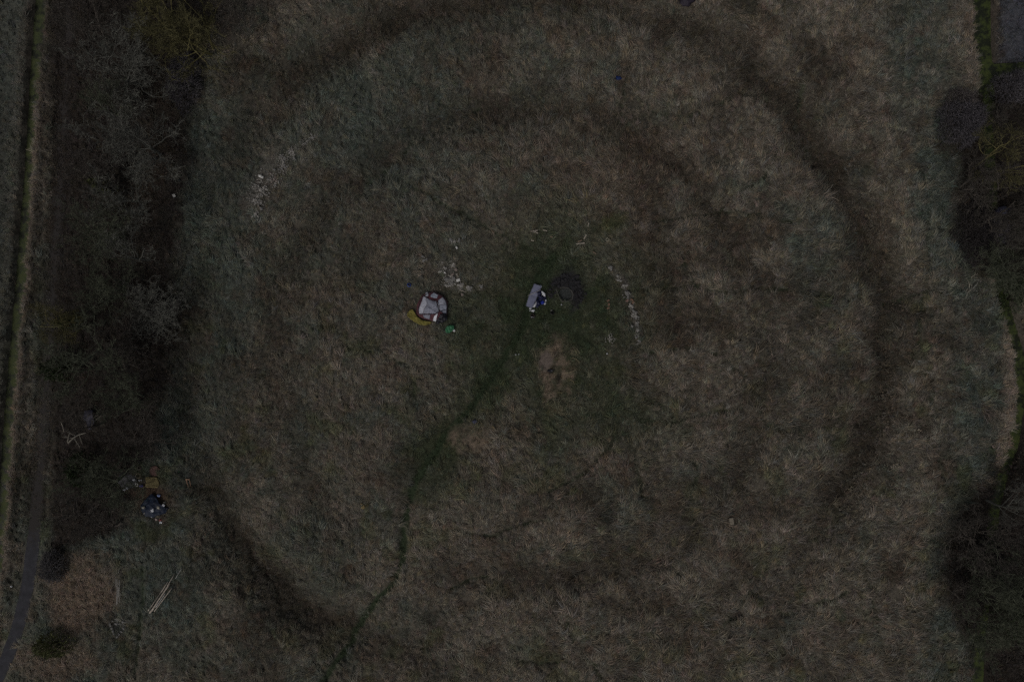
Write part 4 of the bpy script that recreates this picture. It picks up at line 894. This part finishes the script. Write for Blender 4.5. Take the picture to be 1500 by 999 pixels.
litter(532.5, 742, .17, mat('yellow_tan_paper', (.24, .185, .085), .8, .4), 'crumpled yellowish paper in the grass left of the trodden path', 'litter', 'paper_scrap', .2, (1, 1, .4), seed=15)
litter(530, 737, .09, mat('yellow_tan_paper2', (.22, .16, .07), .8, .4), 'smaller yellowish paper scrap above the crumpled one', 'litter', 'paper_scrap', .18, seed=25)
litter(696, 617, .24, mat('slate_blue_cloth', (.050, .056, .085), .8, .4), 'slate blue cloth bundle above the tan bare patch by the path', 'cloth', 'cloth_bundle', .12, (1, .8, .4), seed=18)
sheet_o = sheet('woodland_tarpaulin', [W(*q, 1) for q in [(119, 602), (131, 601), (132, 618), (129, 630), (119, 628), (117, 614)]], lambda x, y: hz(x, y) + .5 + crump(3, 1.2, .3)(x, y), mat('faded_blue_tarpaulin', (.026, .025, .042), .6, .4), None, P(125, 615), sp=.15, thick=.03)
tag(sheet_o, 'faded blue tarpaulin glimpsed between the crowns of the left wood', 'tarpaulin')
dr = P(1459.5, 311); dm = thing('drum', 'slate blue drum standing in the scrub under the right trees', 'drum', dr)
G().tube([dr, dr + Vector((0, 0, 1.0))], .36, 20).make('drum_wall', mat('slate_blue_paint', (.075, .075, .12), .5, .2), dm)
for z_ in (.34, .67, 1.0): G().tube([dr + Vector((0, 0, z_ - .02)), dr + Vector((0, 0, z_ + .015))], .38, 20).make('hoop', mat('drum_hoop' + str(z_), (.06, .06, .09), .5), dm)
bucket(1469, 311, .26, .7, (.045, .045, .075), 'dark open bin right beside the slate blue drum', name='bin', handle=False)
for k, (px, py) in enumerate([(760, 519), (755.5, 519.5)]): litter(px, py, .06, plw, ('larger' if not k else 'smaller') + ' of two tiny white specks left of the brown bare patch', 'litter', 'paper_scrap', .12, seed=k + 3)
litter(889, 518, .07, plw, 'tiny white speck on the small bare spot below the fire pit', 'litter', 'paper_scrap', .12, seed=k + 3)
# sticks on the bare patch and driftwood pieces above the fire pit
t6 = Z(750, 490, 8.33)
tw = mat('straw_twig', (0.24, 0.20, 0.12), .9, .2)
for (pts, lab) in [([(635, 475), (700, 462), (760, 440), (800, 405)], 'long straw coloured twig on the right of the brown bare patch'), ([(730, 285), (780, 295), (825, 345)], 'curved twig at the upper right of the brown bare patch'), ([(710, 548), (745, 570), (765, 610)], 'curved twig at the lower right of the brown bare patch'), ([(735, 180), (722, 240)], 'short straight twig at the top right of the brown bare patch')]:
    q = [P(*t6(a, b), .2) for a, b in pts]; tag(G().tube(q, [.025] * (len(q) - 1) + [.01], 5).make('twig', tw, None, q[0]), lab, 'twig')
litter(*t6(468, 440), .24, mat('charred_log', (.018, .018, .022), .9, .4), 'charred lump in the middle of the brown bare patch', 'charred wood', 'charred_log', .08, (1.1, .7, .5), seed=30)
litter(*t6(485, 437), .08, mat('ash_grey', (.12, .12, .13), .9, .4), 'grey ash flake on top of the charred lump', 'ash', 'ash_flake', .24, seed=30)
t7 = Z(750, 250, 4); dw = mat('bleached_wood', (0.34, 0.30, 0.245), .85, .2); dw2 = mat('brown_timber', (.19, .14, .10), .85, .25)
for (a, b, wd, m, lab) in [((376, 432), (425, 426), .13, dw, 'flat bleached board above right of the fire pit'), ((420, 402), (434, 378), .10, dw, 'short bleached board above the flat one'), ((384, 420), (408, 410), .12, dw2, 'brown timber offcut touching the flat bleached board'),
                           ((444, 330), (448, 308), .09, dw, 'thin bleached stick left of the bright moss'), ((472, 478), (492, 490), .10, dw2, 'brown timber strip between moss and stone row')]:
    plank(t7(*a), t7(*b), wd, .05, m, lab, 'board', 'board', .16)
for k, (a, b) in enumerate([((108, 358), (150, 352)), ((130, 362), (152, 368)), ((118, 366), (140, 360)), ((180, 350), (205, 356)), ((112, 410), (128, 414)), ((222, 388), (238, 392))]):
    plank(t7(*a), t7(*b), .09, .04, dw if k < 5 else dw2, ['longest bleached splinter left of the bleached boards', 'bleached splinter below the longest one', 'bleached splinter crossing the longest one', 'bleached splinter right of the splinter group', 'lone bleached splinter below the splinter group', 'brown splinter between splinters and boards'][k], 'wood_splinter', 'splinter', .14)
stick('bone_stick', (673, 425), (682, 428), .05, dw, 'bleached stick at the lower end of the tent side rubble', 'stick', (.2, .2)); stick('bone_stick', (668, 401), (671, 406), .04, dw, 'thin bleached stick above the white block in the rubble', 'stick', (.2, .2))

# ------------------------------------------------------------------ stones and bricks
SM = []
for k in range(5):
    g = G().lump((0, 0, .3), 1, (1, .8, .55), .45, 50 + k, 2); SM.append(g)
smats = [mat('chalky_stone', (0.30, 0.285, 0.26), .9, .3, 2, .3), mat('grey_stone', (0.20, 0.195, 0.185), .9, .3, 2, .3), mat('pinkish_stone', (0.25, 0.205, 0.18), .9, .3, 2, .3), mat('bright_stone', (.62, .61, .58), .85, .15, 2, .2)]
smesh = {(i, j): raw(SM[i], 'stone', smats[j]) for i in range(5) for j in range(4)}
def stone(px, py, r, mk, label, group, up=.10):
    c = P(px, py, up + .06); r = r * .95; o = bpy.data.objects.new('stone', smesh[(R.randrange(5), mk)]); COL.objects.link(o); o.location = c; o.scale = (r * R.uniform(.8, 1.3), r * R.uniform(.8, 1.3), r * R.uniform(.7, 1)); o.rotation_euler = (R.gauss(0, .2), R.gauss(0, .2), R.uniform(0, 6.28))
    return tag(o, label, 'stone', group)
t5 = Z(340, 190, 7.14)
LA = ('small pale stone in the long rubble scatter left of centre, below the dark ditch', 'stones in the long rubble scatter')
for (a, b, rad, n, mk) in [(310, 545, 20, 4, 0), (250, 600, 45, 9, 1), (325, 640, 50, 12, 0), (240, 745, 62, 14, 0), (295, 775, 28, 6, 0), (250, 880, 22, 6, 0), (415, 515, 38, 9, 2), (435, 580, 25, 5, 0), (500, 540, 18, 3, 0), (540, 310, 40, 6, 1), (610, 240, 36, 9, 0), (640, 290, 20, 3, 1), (540, 405, 45, 8, 1), (440, 420, 25, 5, 1), (840, 85, 14, 3, 0), (790, 105, 35, 4, 1), (320, 430, 20, 3, 1), (380, 665, 16, 4, 0), (300, 820, 30, 4, 1)]:
    for k in range(n): stone(*t5(a + R.gauss(0, rad * .6), b + R.gauss(0, rad * .6)), R.uniform(.05, .11), mk if R.random() > .25 else 1, LA[0], LA[1])
stone(*t5(292, 486), .15, 3, 'brightest white stone near the left edge of the long rubble scatter', LA[1], .14); stone(*t5(314, 500), .14, 3, 'second bright white stone touching the brightest one', LA[1], .14); stone(*t5(245, 878), .12, 0, 'pale stone at the lowest end of the long rubble scatter', LA[1])
NST = 0
t8 = Z(600, 340, 10); LB = ('small grey stone in the rubble heap above the tent', 'stones in the rubble heap above the tent')
for (a, b, rad, n, mk) in [(605, 130, 25, 3, 1), (655, 150, 14, 2, 0), (725, 130, 18, 2, 1), (182, 352, 22, 3, 1), (235, 400, 18, 2, 1), (480, 450, 12, 2, 0), (640, 480, 20, 3, 0), (680, 545, 20, 3, 2), (510, 530, 18, 3, 0), (440, 590, 18, 2, 0), (545, 690, 25, 5, 1), (600, 740, 55, 9, 1), (540, 780, 20, 5, 0), (650, 690, 20, 3, 1), (620, 620, 30, 5, 2), (760, 780, 40, 8, 0), (840, 820, 22, 4, 0), (885, 820, 28, 5, 1), (750, 910, 14, 2, 2), (1030, 800, 18, 2, 1)]:
    for k in range(n): stone(*t8(a + R.gauss(0, rad * .55), b + R.gauss(0, rad * .55)), R.uniform(.07, .15), mk, LB[0], LB[1])
wbk = P(*t8(715, 710)); o = G().box(wbk + Vector((0, 0, .26)), (.36, .26, .18), .3).make('concrete_block', smats[3], None, wbk, smooth=False); o.modifiers.new('e', 'BEVEL').width = .03; tag(o, 'white concrete block in the rubble heap above the tent', 'block')
stone(*t8(688, 230), .12, 3, 'single white stone above the rubble heap', LB[1], .14); stone(*t8(518, 597), .10, 3, 'single white stone left of the rubble heap', LB[1], .14)
t9 = Z(870, 380, 7.69); LC = ('small grey stone in the curved stone row right of the fire pit', 'stones in the curved row right of the fire pit')
for (a, b, rad, n, mk) in [(180, 105, 16, 4, 1), (265, 190, 14, 4, 1), (290, 240, 16, 4, 0), (345, 295, 24, 6, 0), (380, 375, 20, 6, 1), (375, 415, 20, 7, 1), (410, 520, 10, 4, 0), (432, 540, 12, 4, 0), (460, 590, 25, 5, 1), (450, 640, 30, 8, 0), (490, 660, 20, 6, 1), (490, 740, 12, 4, 1), (430, 755, 8, 2, 0), (490, 800, 12, 4, 0), (485, 870, 24, 6, 1), (505, 920, 20, 4, 1)]:
    for k in range(n): stone(*t9(a + R.gauss(0, rad * .6), b + R.gauss(0, rad * .6)), R.uniform(.06, .13), mk, LC[0], LC[1])
LD = ('tiny pale stone in the loose scatter left of the curved stone row', 'tiny stones in the loose scatter')
for k in range(12): stone(*t9(195 + R.gauss(0, 32), 895 + R.gauss(0, 28)), R.uniform(.05, .08), 0, LD[0], LD[1])
brick = mat('orange_brick', (0.20, 0.125, 0.085), .9, .25, 8, .4)
for (a, b, an, lab) in [(375, 465, .6, 'pinkish brick in the middle of the curved stone row'), (425, 455, -.3, 'orange brick right beside the pinkish one in the row'), (440, 485, .9, 'orange brick at the lower right of the brick group in the row'), (160, 465, .5, 'upper orange brick lying alone left of the stone row'), (168, 510, 1.4, 'middle orange brick lying left of the stone row'), (162, 550, .2, 'lower mossy orange brick left of the stone row')]:
    c = P(*t9(a, b), .16); o = G().box(c, (.27, .17, .12), an, .1).make('brick', brick if a != 375 else mat('pink_brick', (.25, .16, .13), .9), None, c, smooth=False); o.modifiers.new('e', 'BEVEL').width = .015; tag(o, lab, 'brick', 'bricks by the curved stone row')
# ash ring at lower left: a rough ring of sooty stones
LR = ('sooty stone in the small fire ring at the lower left', 'stones of the small fire ring')
rg = [(175, 775), (200, 745), (235, 728), (270, 722), (305, 735), (340, 757), (352, 800), (345, 840), (320, 875), (290, 905), (260, 935), (235, 905), (215, 870), (200, 830), (185, 800)]
for (a, b) in rg: stone(*t4(a + R.gauss(0, 4), b + R.gauss(0, 4)), R.uniform(.08, .13), 1, *LR)
litter(*t4(262, 770), .16, smats[1], 'pale ash grey stone inside the small fire ring', 'stone', 'stone', .1, seed=5); litter(*t4(312, 772), .15, smats[1], 'elongated grey stone inside the small fire ring', 'stone', 'stone', .1, (1.4, .6, .5), seed=8)
# charcoal pieces around the fire pit
lc = mat('charcoal', (0.022, 0.021, 0.024), .8, .5, 6, .4)
LCH = ('black charcoal lump in the burnt patch around the fire pit', 'charcoal lumps around the fire pit')
cm = [raw(SM[k], 'charcoal_lump', lc) for k in range(3)]
for k in range(60):
    a = R.uniform(math.radians(-200), math.radians(50)); r = R.gauss(23, 3.5); px, py = 829 + r * math.cos(a), 430 + r * math.sin(a) * 1.05
    o = bpy.data.objects.new('charcoal_lump', cm[k % 3]); COL.objects.link(o); o.location = P(px, py, .03); o.scale = [R.uniform(.08, .2)] * 3; o.rotation_euler = (0, 0, R.uniform(0, 6)); tag(o, LCH[0], 'charcoal', LCH[1])

# small chips too many to count: crushed stone between the bigger stones
g = G(); gr = random.Random(77)
def chips(zz_, spots, k):
    for (a, b, rad, n) in spots:
        for _ in range(n):
            c = P(*zz_(a + gr.gauss(0, rad * .55), b + gr.gauss(0, rad * .55)), gr.uniform(.06, .2)); g.lump(c, gr.uniform(.025, .065) * k, (1, .8, .6), .5, gr.random() * 9, 1, gr.uniform(0, 6))
chips(t5, [(245, 740, 70, 110), (320, 640, 65, 110), (295, 490, 35, 30), (250, 880, 35, 35), (420, 515, 55, 70), (540, 400, 60, 70), (540, 310, 55, 110), (620, 240, 55, 110), (830, 85, 40, 60), (760, 125, 45, 40), (240, 600, 50, 50), (440, 580, 40, 30)], 1.0)
chips(t8, [(590, 700, 85, 170), (760, 800, 65, 100), (640, 500, 60, 50), (880, 830, 40, 50), (500, 550, 40, 30), (640, 140, 60, 20), (1040, 800, 40, 20), (210, 380, 40, 12)], 1.0)
chips(t9, [(180, 100, 18, 10), (275, 210, 25, 25), (345, 295, 28, 40), (378, 390, 28, 45), (420, 530, 24, 35), (455, 620, 34, 70), (488, 720, 22, 30), (490, 800, 22, 30), (488, 880, 30, 45), (500, 940, 25, 25), (190, 890, 45, 40)], .9)
tag(g.make('crushed_stone', smats[0], None, None, False), 'pale crushed stone chips between the bigger stones', None, None, 'stuff')
